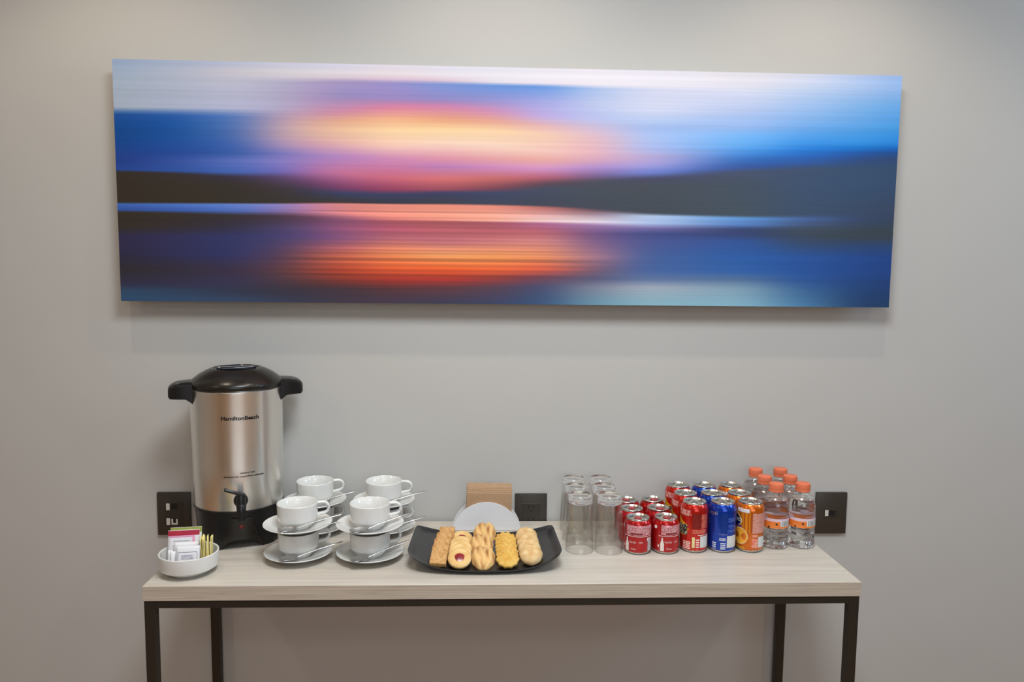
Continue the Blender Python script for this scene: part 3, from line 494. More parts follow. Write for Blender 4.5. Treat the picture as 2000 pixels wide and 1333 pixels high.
def strip(name, x0, x1, z0, z1, th, wd, ht, m, parent, off=0.0004):
    """print lying on the puffed face of a sachet"""
    bm = nb(); uvl = bm.loops.layers.uv.new('UVMap'); g = []; nx, nz = 8, 4
    for i in range(nx+1):
        g.append([])
        for j in range(nz+1):
            x, z = x0+(x1-x0)*i/nx, z0+(z1-z0)*j/nz; s, t = x/wd+0.5, z/ht
            g[i].append(bm.verts.new((x, -th*(1-(2*s-1)**4)*(1-(2*t-1)**4)-0.0003-off, z)))
    for i in range(nx):
        for j in range(nz):
            f = bm.faces.new((g[i][j], g[i+1][j], g[i+1][j+1], g[i][j+1]))
            for l, (s, t) in zip(f.loops, ((i, j), (i+1, j), (i+1, j+1), (i, j+1))): l[uvl].uv = (s/nx, t/nz)
    return mesh_obj(name, bm, m, parent)
def big_sachet(loc, rz, tilt, band, label):
    e = empty('sweetener_sachet', loc); e.rotation_euler = (tilt, 0.0, rz); W_, H_, t_ = 0.066, 0.078, 0.0016
    mesh_obj('paper', sachet_bm(W_, H_, t_), m_paper, e)
    if band is m_pink:
        strip('printed_band', -0.033, 0.033, 0.066, 0.0770, t_, W_, H_, band, e); strip('printed_band', -0.030, 0.020, 0.0625, 0.066, t_, W_, H_, m_pinkl, e)
        strip('printed_band', 0.0185, 0.0235, 0.050, 0.066, t_, W_, H_, m_pinkl, e)
        strip('printed_rule', -0.022, 0.012, 0.0540, 0.0548, t_, W_, H_, m_greyink, e); strip('printed_rule', -0.024, 0.018, 0.0440, 0.0449, t_, W_, H_, m_greyink, e)
    else: strip('printed_band', -0.033, 0.033, 0.066, 0.0775, t_, W_, H_, band, e)
    return prop(e, label, 'sachet', 'sachets in the white bowl')
zb = T+0.0105
big_sachet((BX-0.015, BY+0.018, zb+0.003), math.radians(9), math.radians(-14), m_green, 'sweetener sachet with a green top band, rearmost in the bowl')
big_sachet((BX-0.0165, BY+0.008, zb), math.radians(9), math.radians(-14), m_pink, 'white sweetener sachet with a crimson top band in the bowl')
def small_sachet(loc, rz, tilt, label):
    e = empty('sugar_sachet', loc); e.rotation_euler = (tilt, 0, rz); W_, H_, t_ = 0.050, 0.052, 0.0024
    mesh_obj('paper', sachet_bm(W_, H_, t_), m_paper, e); return prop(e, label, 'sachet', 'sachets in the white bowl'), W_, H_, t_
small_sachet((BX-0.006, BY-0.006, zb+0.0045), math.radians(10), math.radians(-15), 'plain white sugar sachet between the crimson-banded and the blue-framed ones')
e, W_, H_, t_ = small_sachet((BX+0.003, BY-0.020, zb+0.001), math.radians(8), math.radians(-14), 'white sugar sachet printed with a thin dark frame, front of the bowl')
strip('printed_frame', -0.020, 0.020, 0.0385, 0.0393, t_, W_, H_, m_greyink, e); strip('printed_frame', -0.020, -0.0192, 0.012, 0.0385, t_, W_, H_, m_greyink, e); strip('printed_frame', 0.0192, 0.020, 0.012, 0.0385, t_, W_, H_, m_greyink, e)
strip('small_print', -0.013, 0.013, 0.024, 0.034, t_, W_, H_, m_tinyprint, e)
for k, (dx, dy) in enumerate(((-0.034, -0.022), (-0.026, -0.029))):
    g = empty('sugar_stick', (BX+dx, BY+dy, zb+0.004)); g.rotation_euler = (math.radians(-12), math.radians(3), math.radians(14))
    mesh_obj('paper', sachet_bm(0.010, 0.041, 0.0030), m_paper, g); prop(g, ('narrow white sugar stick at the left rim of the bowl', 'narrow white sugar stick beside the dark-framed sachet')[k], 'sachet', 'sachets in the white bowl')
ymesh = None
for k in range(9):
    yy = mesh_obj('sweetener_packet', sachet_bm(0.028, 0.056, 0.0009), m_paper_y) if ymesh is None else ymesh.copy()
    if ymesh is None: ymesh = yy
    else: C.objects.link(yy)
    f = k/8
    yy.location = (BX+0.0220+0.0240*f, BY+0.0150-0.006*f, zb+0.008+0.003*(k % 3)/2); yy.rotation_euler = (math.radians(3*math.sin(k*1.9)), math.radians(-2+16*f), math.radians(104))
    prop(yy, 'slim yellow sweetener packet standing in the fan of packets at the right of the bowl', 'sachet', 'yellow packets in the bowl')

# ------------------------------------------------------------ tray
TRX, TRY = 0.0135, -0.2535
def tz(x): return 0.0045+0.030*min(1.15, abs((x-TRX)/0.172))**3.0
def tray_pt(rad, a):
    c, s = math.cos(a), math.sin(a); n = 13.0 if s > 0 else 9.0; k = (abs(c)**n+abs(s)**n)**(-1/n); u, v = c*k*rad, s*k*rad
    x = 0.172*u*(1+0.02*(-v)); y = v*(0.124-0.014*u*u); return x, y
bm = nb(); NS = 112; rads = [0.0, 0.25, 0.5, 0.7, 0.84, 0.90, 0.925, 0.945, 0.97, 1.0]; lift = [0, 0, 0, 0, 0, 0.0004, 0.0016, 0.0040, 0.0056, 0.0068]; rt, rb = [], []
for q, li_ in zip(rads, lift):
    if q == 0: rt.append([bm.verts.new((0, 0, 0.0045))]); rb.append([bm.verts.new((0, 0, 0.0005))]); continue
    a_, b_ = [], []
    for k in range(NS):
        x, y = tray_pt(q, 2*PI*k/NS); z = tz(x+TRX)+li_; a_.append(bm.verts.new((x, y, z))); b_.append(bm.verts.new((x*0.992, y*0.992, z-0.0040)))
    rt.append(a_); rb.append(b_)
for R_, flip in ((rt, 0), (rb, 1)):
    for a_, b_ in zip(R_, R_[1:]):
        for k in range(NS):
            k2 = (k+1) % NS
            bm.faces.new((a_[0], b_[k], b_[k2])) if len(a_) == 1 else bm.faces.new((a_[k], b_[k], b_[k2], a_[k2]))
for k in range(NS): bm.faces.new((rt[-1][k], rb[-1][k], rb[-1][(k+1) % NS], rt[-1][(k+1) % NS]))
tr = mesh_obj('serving_tray', bm, m_tray, auto=60); tr.location = (TRX, TRY, T); prop(tr, 'black rectangular serving tray with upswept ends holding cookies', 'tray')

# ------------------------------------------------------------ cookies
def biscuit(name, a, b, nscale=90, bump=0.5, rough=0.75, bscale=260):
    return mat(name, a, rough, col2=b, nscale=nscale, bump=bump, bscale=bscale, sss=0.0)
m_sugar = biscuit('sugared_golden_biscuit', (220, 178, 118), (188, 132, 74), 140, 0.8, bscale=700)
m_short = biscuit('pale_shortbread', (230, 196, 136), (212, 168, 100), 40, 0.25)
m_jam = mat('red_jam', (150, 28, 34), 0.12, coat=0.6, noise=0.4, nscale=160, bump=0.6, bscale=240)
m_palm = biscuit('caramelised_pastry', (226, 176, 104), (176, 106, 50), 46, 0.5)
m_yel = biscuit('yellow_butter_biscuit', (228, 190, 104), (208, 158, 66), 60, 0.12)
m_puff = biscuit('sugar_dusted_pale_biscuit', (236, 208, 156), (214, 170, 112), 70, 0.7, bscale=800)
def flat_cookie(R, th, rfun, zfun, seg=60, nr=9):
    bm = nb(); top, bot = [], []
    for i in range(nr+1):
        q = i/nr
        if i == 0: top.append([bm.verts.new((0, 0, zfun(0, 0)))]); bot.append([bm.verts.new((0, 0, 0))]); continue
        a_, b_ = [], []
        for k in range(seg):
            a = 2*PI*k/seg; r = R*q*(1+(rfun(a)-1)*q); a_.append(bm.verts.new((r*math.cos(a), r*math.sin(a), zfun(q, a))))
            if i in (nr//2, nr): b_.append(bm.verts.new((r*0.95*math.cos(a), r*0.95*math.sin(a), 0)))
        top.append(a_)
        if b_: bot.append(b_)
    for R_ in (top, bot):
        for a_, b_ in zip(R_, R_[1:]):
            for k in range(seg):
                k2 = (k+1) % seg
                bm.faces.new((a_[0], b_[k], b_[k2])) if len(a_) == 1 else bm.faces.new((a_[k], b_[k], b_[k2], a_[k2]))
    for k in range(seg): bm.faces.new((top[-1][k], bot[-1][k], bot[-1][(k+1) % seg], top[-1][(k+1) % seg]))
    return bm
def place(o, x, y, z, tilt, rz=0.0, ry=0.0):
    o.location = (x, y, T+z); o.rotation_euler = (math.radians(tilt), math.radians(ry), math.radians(rz)); return o
ORD = ['frontmost', 'second', 'third', 'fourth', 'rearmost']
def word(k, n): return 'frontmost' if k == 0 else 'rearmost' if k == n-1 else ORD[k]+' from the front'
# sugared fingers
def finger():
    bm = box(nb(), -0.0185, 0.0185, -0.030, 0.030, 0, 0.0125, bevel=0.002, seg=2)
    bmesh.ops.subdivide_edges(bm, edges=[e for e in bm.edges if e.calc_length() > 0.02], cuts=5, use_grid_fill=True)
    for v in bm.verts: v.co += Vector((random.uniform(-1, 1), random.uniform(-1, 1), random.uniform(-1, 1)))*0.0005
    return bm
f0 = None; fx = [(-0.0890, -0.3185, 0.0250, 22), (-0.0868, -0.2790, 0.0255, 22), (-0.0835, -0.2390, 0.0255, 22), (-0.0785, -0.1990, 0.0255, 22)]
for k, (x, y, z, t) in enumerate(fx):
    o = mesh_obj('sugar_finger', finger(), m_sugar, auto=50)
    place(o, x, y-0.014, z-0.001, t, rz=-4+random.uniform(-2, 2)); prop(o, f'{word(k, 4)} rectangular sugared finger biscuit in the leftmost row', 'cookie', 'sugared fingers on the tray')
# jam rounds
def jam_z(q, a):
    z = 0.0118-0.0035*max(0, q-0.72)**2/0.0784*1.0
    if q > 0.80: z -= 0.0012*(0.5+0.5*math.cos(26*a))
    if q < 0.46: z -= 0.0035*(1-(q/0.46)**4)
    return z
jam0 = empty('jam_cookie'); mesh_obj('biscuit', flat_cookie(0.0265, 0.012, lambda a: 1+0.012*math.cos(26*a), jam_z, 78, 12), m_short, jam0)
mesh_obj('jam', flat_cookie(0.0128, 0.003, lambda a: 1+0.06*math.sin(3*a), lambda q, a: 0.0022*(1-q**3)+0.0004*math.sin(5*a)*q, 32, 6), m_jam, jam0).location = (0, 0, 0.0098)
jx = [(-0.0435, -0.326, 0.0240, 32, 0), (-0.0435, -0.2990, 0.0245, 33, 30), (-0.0430, -0.2730, 0.0245, 33, 75), (-0.0430, -0.2440, 0.0235, 31, 110), (-0.0420, -0.2000, 0.0215, 27, 160)]
for k, (x, y, z, t, rz) in enumerate(jx):
    o = jam0 if k == 0 else copy_tree(jam0)
    o.matrix_world = Matrix.Translation((x, y-0.015, T+z-0.002)) @ Matrix.Rotation(math.radians(t), 4, 'X') @ Matrix.Rotation(math.radians(rz), 4, 'Z')
    prop(o, f'{word(k, 5)} round shortbread cookie with red jam centre', 'cookie', 'jam cookies on the tray')
# palmiers
def pal_rel(x, y):                        # rolled layers: nested folds meeting in a V along the middle
    w_ = abs(x+0.0015*math.sin(110*y))-0.26*(y+0.03)-2.2*x*x+0.0022*math.sin(90*y+40*x)+0.006; return 0.5+0.5*math.cos(2*PI*w_/0.0145)
def palmier_mesh():
    n, nr = 84, 24; V, F, K = [], [], []
    for i in range(nr+1):
        q = i/nr
        for k in range(n):
            a = 2*PI*k/n; d = abs(((a-PI/2+PI) % (2*PI))-PI); R_ = 0.0300*(1.14-0.24*math.exp(-(d/0.22)**2)+0.015*math.sin(9*a))
            x, y = R_*q*math.cos(a)*0.80, R_*q*math.sin(a)*1.10; g = pal_rel(x, y)
            V.append((x, y, 0.0095*(1-q**6)+0.0032+0.0042*g*(1-q**8))); K.append(min(1, max(0, (1-g)**2.2*0.75*(0.6+0.5*math.sin(130*y+90*x))+0.55*max(0, 0.2+y/0.04)*(0.5+0.5*math.sin(210*x+90*y)))))
    for i in range(nr):
        for k in range(n): F.append((i*n+k, (i+1)*n+k, (i+1)*n+(k+1) % n, i*n+(k+1) % n))
    b0_ = len(V)
    for k in range(n): V.append((V[nr*n+k][0]*0.94, V[nr*n+k][1]*0.94, 0)); K.append(0.8)
    for k in range(n): F.append((nr*n+k, b0_+k, b0_+(k+1) % n, nr*n+(k+1) % n))
    F.append(tuple(b0_+k for k in range(n)))
    me = bpy.data.meshes.new('palmier'); me.from_pydata(V, [], F); at_ = me.color_attributes.new('bake', 'FLOAT_COLOR', 'POINT')
    A1, B1 = lin((230, 190, 126)), lin((138, 74, 32))
    at_.data.foreach_set('color', [c for k in K for c in (*[A1[i]*(1-k)+B1[i]*k for i in range(3)], 1)]); me.polygons.foreach_set('use_smooth', [True]*len(me.polygons)); me.materials.append(m_palm)
    o = bpy.data.objects.new('palmier', me); C.objects.link(o); return o
nt = m_palm.node_tree; vc = nt.nodes.new('ShaderNodeVertexColor'); vc.layer_name = 'bake'; mxp = nt.nodes.new('ShaderNodeMix'); mxp.data_type = 'RGBA'; mxp.inputs[0].default_value = 0.88
pb_ = nt.nodes['Principled BSDF']; src = pb_.inputs['Base Color'].links[0].from_socket; nt.links.new(src, mxp.inputs[6]); nt.links.new(vc.outputs[0], mxp.inputs[7]); nt.links.new(mxp.outputs[2], pb_.inputs['Base Color'])
p0 = palmier_mesh()
pxs = [(0.0095, -0.325, 0.0235, 25, 0), (0.0060, -0.2640, 0.0300, 27, 4), (0.0130, -0.2030, 0.0350, 30, -6)]
for k, (x, y, z, t, rz) in enumerate(pxs):
    o = p0 if k == 0 else copy_tree(p0); place(o, x, y-0.010, z-0.001, t, rz); prop(o, f'{word(k, 3)} caramelised palmier pastry in the middle row', 'cookie', 'palmiers on the tray')
# yellow flower biscuits
def fl_z(q, a): return 0.0130-0.006*q**3+0.0036*(0.5+0.5*math.cos(11*a+1.2*q))*min(1, q*2.4)*(1-0.4*q)-0.0025*max(0, 0.14-q)/0.14
y0 = mesh_obj('flower_cookie', flat_cookie(0.0255, 0.013, lambda a: 1+0.05*math.cos(11*a+1.2), fl_z, 96, 12), m_yel)
yx = [(0.0640, -0.328, 0.0230, 26, 0), (0.0635, -0.2920, 0.0235, 30, 9), (0.0630, -0.2530, 0.0240, 28, 3), (0.0630, -0.2120, 0.0230, 24, 14)]
for k, (x, y, z, t, rz) in enumerate(yx):
    o = y0 if k == 0 else copy_tree(y0)
    o.matrix_world = Matrix.Translation((x, y-0.015, T+z-0.002)) @ Matrix.Rotation(math.radians(t), 4, 'X') @ Matrix.Rotation(math.radians(rz), 4, 'Z')
    prop(o, f'{word(k, 4)} yellow flower-shaped butter cookie', 'cookie', 'flower cookies on the tray')
# sugar-dusted rounds
s0 = mesh_obj('sugar_round', flat_cookie(0.0265, 0.018, lambda a: 1+0.02*math.sin(3*a)+0.012*math.sin(7*a), lambda q, a: 0.019*math.sqrt(max(0, 1-q**3.2*0.93))+0.0006*math.sin(5*a+4*q), 60, 12), m_puff)
sx = [(0.1170, -0.321, 0.0300, 32, 0), (0.1160, -0.2810, 0.0300, 32, 70), (0.1150, -0.2410, 0.0300, 32, 140), (0.1135, -0.2010, 0.0295, 32, 220)]
for k, (x, y, z, t, rz) in enumerate(sx):
    o = s0 if k == 0 else copy_tree(s0)
    o.matrix_world = Matrix.Translation((x, y-0.015, T+z-0.002)) @ Matrix.Rotation(math.radians(t), 4, 'X') @ Matrix.Rotation(math.radians(rz), 4, 'Z')
    prop(o, f'{word(k, 4)} puffy sugar-dusted round cookie in the rightmost row', 'cookie', 'sugar-dusted rounds on the tray')

# ------------------------------------------------------------ napkin holder
NX, NY = 0.0185, -0.067
nh = empty('napkin_holder', (NX, NY, T)); prop(nh, 'white half-round napkin holder standing behind the black tray', 'napkin holder')
def half_disc(y, th, R, zc):
    bm = nb(); n = 48; f_, b_ = [], []
    zs = -zc; pts = []
    a_s = math.asin(max(-1, zs/R)) if abs(zs) < R else -PI/2
    for k in range(n+1):
        a = a_s+(PI-2*a_s)*k/n; pts.append((R*math.cos(a), zc+R*math.sin(a)))
    for (x, z) in pts: f_.append(bm.verts.new((x, y, z))); b_.append(bm.verts.new((x, y+th, z)))
    for k in range(n): bm.faces.new((f_[k], f_[k+1], b_[k+1], b_[k]))
    bm.faces.new((f_[n], f_[0], b_[0], b_[n])); bm.faces.new(f_); bm.faces.new(list(reversed(b_)))
    ed = [e for e in bm.edges if len(e.link_faces) == 2 and any(len(f.verts) > 4 for f in e.link_faces)]
    bmesh.ops.bevel(bm, geom=ed, offset=0.0012, segments=2, affect='EDGES')
    return bm
mesh_obj('front_plate', half_disc(-0.019, 0.004, 0.0905, -0.016), m_wplastic, nh, auto=40)
mesh_obj('back_plate', half_disc(0.021, 0.004, 0.0905, -0.016), m_wplastic, nh, auto=40)
boxo('foot', (-0.070, 0.070, -0.015, 0.021, 0, 0.005), m_wplastic, nh, bevel=0.0008)
nk0 = None
for k in range(9):
    y = NY-0.0125+k*0.0036; hgt = (0.090, 0.094, 0.098, 0.101, 0.103, 0.104, 0.105, 0.1065, 0.1075)[k]
    o = empty('paper_napkin', (NX+0.0055+random.uniform(-1, 1)*0.0012, y, T+0.0055))
    boxo('folded_sheet', (-0.058, 0.058, -0.0014, 0.0012, 0, hgt), m_kraft, o, bevel=0.0011, seg=2); boxo('fold_edge', (-0.0578, 0.0578, -0.0004, 0.0014, hgt-0.001, hgt+0.0012), m_kraft2, o, bevel=0.0003, seg=1)
    o.rotation_euler = (0, math.radians(random.uniform(-0.5, 0.6)+1.2), 0)
    o.location.z += 0.0012
    prop(o, ('frontmost brown paper napkin in the white holder' if k == 0 else 'rearmost and tallest brown paper napkin in the white holder' if k == 8 else f'{("second", "third", "fourth", "fifth", "sixth", "seventh", "eighth")[k-1]} brown paper napkin from the front in the white holder'), 'napkin', 'brown napkins in the holder' if 0 < k < 8 else 'outer napkins of the bundle')

# ------------------------------------------------------------ tumblers, upside down
g0 = empty('glass_tumbler')
lathe('wall', [(0.0262, 0.1180), (0.0280, 0.100), (0.0300, 0.070), (0.0318, 0.030), (0.0322, 0.0012), (0.0332, 0.0), (0.0340, 0.0012), (0.0336, 0.030), (0.0318, 0.080), (0.0300, 0.1180)], m_gwall, g0, seg=64, auto=80)
lathe('thick_base', [(0, 0.1230), (0.018, 0.1232), (0.0235, 0.1218), (0.0258, 0.1190), (0.0298, 0.1190), (0.0296, 0.128), (0.0288, 0.1345), (0.0268, 0.1385), (0.0235, 0.1392), (0.020, 0.1375), (0, 0.1370)], m_glass, g0, seg=64, auto=70)
gl = [((0.2415, -0.224), 'front row, on the tray side'), ((0.3115, -0.228), 'front row, on the can side'), ((0.2415, -0.150), 'middle row, on the tray side'), ((0.3108, -0.150), 'middle row, on the can side'), ((0.243, -0.077), 'back row, on the tray side'), ((0.3125, -0.078), 'back row, on the can side')]
for k, ((x, y), s) in enumerate(gl):
    o = g0 if k == 0 else copy_tree(g0); o.location = (x, y, T+0.0001); o.rotation_euler = (0, 0, k*0.7); prop(o, f'clear upside-down glass tumbler, {s}', 'glass', 'upturned tumblers')

# ------------------------------------------------------------ cans
def can_profile(h): return [(0.0235, 0.0008), (0.0255, 0.0), (0.0275, 0.0030), (0.0310, 0.0070), (0.0328, 0.0105), (0.0330, 0.0140), (0.0330, h-0.0195), (0.0325, h-0.0160), (0.0308, h-0.0110), (0.0285, h-0.0065), (0.0270, h-0.0042)]
def make_can(name, h, m_body, m_tab, tabred=False):
    c = empty(name); pr = can_profile(h)
    lathe('body', [(0.0300, 0.0060)]+[(r, z) for r, z in pr if z > 0.0065], m_body, c, seg=56, auto=70)
    lathe('base_rim', [(0, 0.0060), (0.018, 0.0050), (0.0225, 0.0012), (0.0245, 0.0), (0.0262, 0.0004), (0.0285, 0.0035), (0.0301, 0.0059), (0.0300, 0.0062)], m_alu, c, seg=56, auto=70)
    lidp = lathe('lid', [(0.0270, h-0.0043), (0.0276, h-0.0030), (0.0278, h-0.0008), (0.0270, h), (0.0258, h-0.0006), (0.0250, h-0.0042), (0.0236, h-0.0050), (0.0224, h-0.0036), (0.0, h-0.0034)], m_alu, c, seg=56, auto=60)
    bm = nb(); n = 24; a_, b_, i_, j_ = [], [], [], []
    wx, wy = (0.0090, 0.0108) if tabred else (0.0080, 0.0115)
    for k in range(n):
        a = 2*PI*k/n; x, y = wx*math.cos(a), wy*math.sin(a)-0.004; b_.append(bm.verts.new((x, y, h-0.0030))); a_.append(bm.verts.new((x*0.96, y, h-0.0018)))
    bm.faces.new(a_); bm.faces.new(list(reversed(b_)))
    for k in range(n): bm.faces.new((b_[k], b_[(k+1) % n], a_[(k+1) % n], a_[k]))
    mesh_obj('pull_tab', bm, m_tab, lidp, auto=50)
    if not tabred:
        for (yy, rx) in ((-0.0095, 0.0042), (0.002, 0.0028)):
            hb_ = lathe_bm([(0, 0), (rx, 0), (rx, 0.0004), (0, 0.0004)], 16); ho = mesh_obj('tab_opening', hb_, m_tabdark, lidp); ho.location = (0, yy, h-0.0018); ho.scale = (1.3, 0.8, 1)
    else:
        hb_ = lathe_bm([(0, 0), (0.0030, 0), (0.0030, 0.0004), (0, 0.0004)], 16); ho = mesh_obj('tab_rivet', hb_, m_pinktab, lidp); ho.location = (0, -0.002, h-0.0018)
    return c, prof_r(pr)
def metal_paint(name, col, rough=0.24, metal=0.55, noise=0.06): return mat(name, col, rough, metal=metal, coat=0.5, noise=noise, nscale=40)
m_tabdark = mat('tab_shadow_grey', (120, 116, 110), 0.35, metal=1.0)
m_pinktab = mat('pale_red_tab_rivet', (206, 110, 110), 0.3, metal=0.4)
m_redtab = mat('red_pull_tab', (178, 34, 40), 0.3, metal=0.5, coat=0.3)
m_cred = metal_paint('cola_red_can_paint', (182, 24, 28)); m_ored = metal_paint('bright_red_can_paint', (200, 34, 20)); m_blue = metal_paint('cobalt_blue_can_paint', (14, 62, 172)); m_oran = mat('orange_can_paint', (232, 118, 22), 0.24, metal=0.5, coat=0.5, col2=(196, 92, 14), nscale=30, stretch=(1, 1, 6))
m_redprint = print_mat('cola_fine_print', (190, 96, 104), (232, 200, 204), lines=16, freq=26, dens=0.52, metal=0.3)
m_redprint2 = print_mat('cola_dark_fine_print', (170, 60, 66), (60, 20, 26), lines=3, freq=14, dens=0.55, metal=0.3)
m_bar = print_mat('barcode', (226, 224, 220), (70, 72, 80), freq=26, dens=0.5, bars=True)
m_barpanel = mat('barcode_white_panel', (222, 220, 216), 0.4)
m_barpale = print_mat('pale_barcode', (220, 218, 212), (196, 198, 200), freq=22, dens=0.5, bars=True)
m_maroon = print_mat('maroon_nutrition_table', (128, 26, 24), (150, 52, 44), lines=14, freq=10, dens=0.5, metal=0.4)
m_rtext = print_mat('red_can_small_type', (200, 66, 48), (232, 150, 130), lines=12, freq=14, dens=0.5, metal=0.4)
m_rwhite = print_mat('red_can_white_type', (208, 36, 24), (240, 218, 208), lines=5, freq=9, dens=0.6, metal=0.3)
m_rscript = print_mat('red_can_silver_script', (206, 50, 44), (226, 168, 160), lines=2, freq=7, dens=0.55, metal=0.4, duty=0.9)
m_yell = mat('yellow_burst_print', (232, 186, 24), 0.3, metal=0.3, coat=0.4, col2=(226, 120, 20), nscale=50)
m_splash = print_mat('black_and_white_splash_print', (206, 196, 170), (40, 38, 34), lines=7, freq=8, dens=0.55, duty=0.95)
m_paleyel = mat('pale_yellow_bar_print', (222, 212, 150), 0.4)
m_btable = print_mat('navy_nutrition_table', (10, 50, 140), (26, 72, 160), lines=16, freq=9, dens=0.5, metal=0.5)
m_btext = print_mat('blue_can_pale_type', (18, 66, 172), (128, 160, 214), lines=12, freq=10, dens=0.46, metal=0.4)
m_bwhite = print_mat('blue_can_white_type', (14, 58, 160), (226, 230, 240), lines=4, freq=8, dens=0.58, metal=0.3)
m_silver = mat('silver_lettering_print', (196, 200, 210), 0.25, metal=0.8)
m_opanel = print_mat('orange_can_text_panel', (206, 100, 74), (236, 190, 176), lines=22, freq=18, dens=0.6, metal=0.3)
m_oburst = print_mat('orange_burst_rays', (232, 140, 24), (176, 84, 16), freq=9, dens=0.5, bars=True, metal=0.4)
m_navy = mat('navy_logo_print', (14, 26, 66), 0.3, coat=0.4, noise=0.2, nscale=80)
m_slice = mat('orange_slice_print', (240, 176, 44), 0.3, coat=0.4, col2=(232, 140, 40), nscale=120)
m_slice2 = mat('pale_orange_rind_print', (240, 214, 150), 0.3)
m_owhite = print_mat('orange_can_white_type', (216, 84, 36), (238, 206, 192), lines=9, freq=8, dens=0.52)
m_osmear = print_mat('white_splash_print', (222, 150, 80), (214, 214, 222), lines=3, freq=6, dens=0.6, duty=0.95)
m_purple = mat('purple_band_print', (84, 50, 120), 0.3)
# small cola can
HS = 0.0855; sc0, rs = make_can('small_cola_can', HS, m_cred, m_redtab, True)
patch('fine_print', rs, 0.0490, 0.0720, -50, 72, m_redprint, sc0, nu=20, nv=8)
patch('fine_print', rs, 0.0500, 0.0545, -30, 20, m_redprint2, sc0, off=0.0004, nv=2)
patch('printed_rule', rs, 0.0455, 0.0468, -60, 75, m_white_ink, sc0, nv=1, nu=20)
def bottle_shape(s, t):
    wz = [(0, 0.85), (0.12, 1.0), (0.35, 0.86), (0.5, 1.0), (0.68, 0.62), (0.82, 0.34), (1.0, 0.32)]
    for (t0, w0), (t1, w1) in zip(wz, wz[1:]):
        if t0 <= t <= t1: break
    k = w0+(w1-w0)*(t-t0)/(t1-t0); return -45+8.5*k*(2*s-1), 0.0095+0.033*t
patch('bottle_emblem', rs, 0, 0, 0, 0, m_white_ink, sc0, off=0.0004, nu=4, nv=18, shape=bottle_shape)
patch('printed_bar', rs, 0.0095, 0.024, -64, -58, m_white_ink, sc0, nu=2, nv=1)
wrap_text('lettering', 'Coca-Cola', rs, 0.0325, -20, 0.0054, 0.0165, m_white_ink, sc0, shear=0.25); wrap_text('lettering', 'mini', rs, 0.0325, 14, 0.0044, 0.0095, m_white_ink, sc0, shear=0.2)
wrap_text('lettering', 'Coke', rs, 0.0160, -16, 0.0042, 0.0125, m_white_ink, sc0)
patch('barcode_panel', rs, 0.0085, 0.042, 43, 72, m_barpanel, sc0, nu=8, nv=1); patch('barcode', rs, 0.0105, 0.040, 47, 70, m_bar, sc0, off=0.0004, nu=8, nv=1)
disc_patch('round_emblem', rs, 0.0660, -76, 0.0042, m_white_ink, sc0)
small = [((0.3802, -0.2320), 'left can of the front pair of small red cola cans', -12), ((0.4480, -0.2300), 'right can of the front pair of small red cola cans', 19), ((0.3785, -0.1630), 'left can of the middle pair of small red cola cans', 160), ((0.4460, -0.1600), 'right can of the middle pair of small red cola cans', 60), ((0.3800, -0.0950), 'left can of the back pair of small red cola cans', 215), ((0.4470, -0.0900), 'right can of the back pair of small red cola cans', 100)]
for k, ((x, y), s, rz) in enumerate(small):
    o = sc0 if k == 0 else copy_tree(sc0); o.location = (x, y, T); o.rotation_euler = (0, 0, math.radians(rz)); prop(o, s, 'can', 'small red cola cans')
HT = 0.1215
def A_(u): return math.degrees(math.asin(max(-1, min(1, u))))
def Z_(y): return 0.117*(1190-y)/1080
# tall red can
rc0, rt_ = make_can('tall_red_soda_can', HT, m_ored, m_alu)
def P(c, rf, name, u0, u1, y0, y1, m, off=0.00025, nu=10, nv=4): return patch(name, rf, Z_(y1), Z_(y0), A_(u0), A_(u1), m, c, off=off, nu=nu, nv=nv)
def burst(s, t): return -80+(56+6*math.sin(t*23))*s*(0.35+0.65*math.sin(PI*min(1, 0.12+0.88*t)))*(1.0 if t < 0.55 else 1-0.75*(t-0.55)/0.45), Z_(800)+(Z_(370)-Z_(800))*t
patch('burst_print', rt_, 0, 0, 0, 0, m_yell, rc0, nu=8, nv=24, shape=burst)
P(rc0, rt_, 'splash_lettering', -0.98, -0.45, 550, 780, m_splash, 0.0004); P(rc0, rt_, 'script_lettering', -0.95, -0.2, 215, 345, m_rscript)
P(rc0, rt_, 'nutrition_table', -0.1, 0.52, 290, 620, m_maroon); P(rc0, rt_, 'small_print', 0.53, 0.9, 300, 615, m_rtext); P(rc0, rt_, 'small_print', -0.1, 0.85, 640, 735, m_rtext, nv=2)
P(rc0, rt_, 'printed_bar', -0.1, 0.1, 815, 1120, m_paleyel); P(rc0, rt_, 'icon_column', 0.17, 0.41, 835, 1105, m_rwhite); P(rc0, rt_, 'barcode_panel', 0.47, 0.97, 795, 1135, m_barpale); P(rc0, rt_, 'small_print', -0.72, -0.2, 905, 1090, m_rwhite); P(rc0, rt_, 'printed_rule', 0.3, 0.95, 762, 775, m_white_ink, nv=1)
# tall blue can
bc0, rt2 = make_can('tall_blue_soda_can', HT, m_blue, m_alu)
P(bc0, rt2, 'nutrition_table', -0.1, 0.38, 290, 720, m_btable); P(bc0, rt2, 'small_print', 0.40, 0.85, 380, 480, m_btext); P(bc0, rt2, 'small_print', 0.40, 0.85, 535, 590, m_btext, nv=2); P(bc0, rt2, 'small_print', 0.36, 0.85, 650, 705, m_btext, nv=2)
wrap_text('lettering', 'Pepsico', rt2, Z_(757), A_(0.12), 0.0030, 0.0200, m_silver, bc0)
P(bc0, rt2, 'icon_column', -0.18, 0.28, 830, 895, m_bwhite, nv=2); P(bc0, rt2, 'icon_column', -0.08, 0.28, 930, 1090, m_bwhite); P(bc0, rt2, 'barcode_panel', 0.36, 0.95, 785, 1135, m_barpale); P(bc0, rt2, 'small_print', -0.65, -0.40, 930, 1105, m_bwhite)
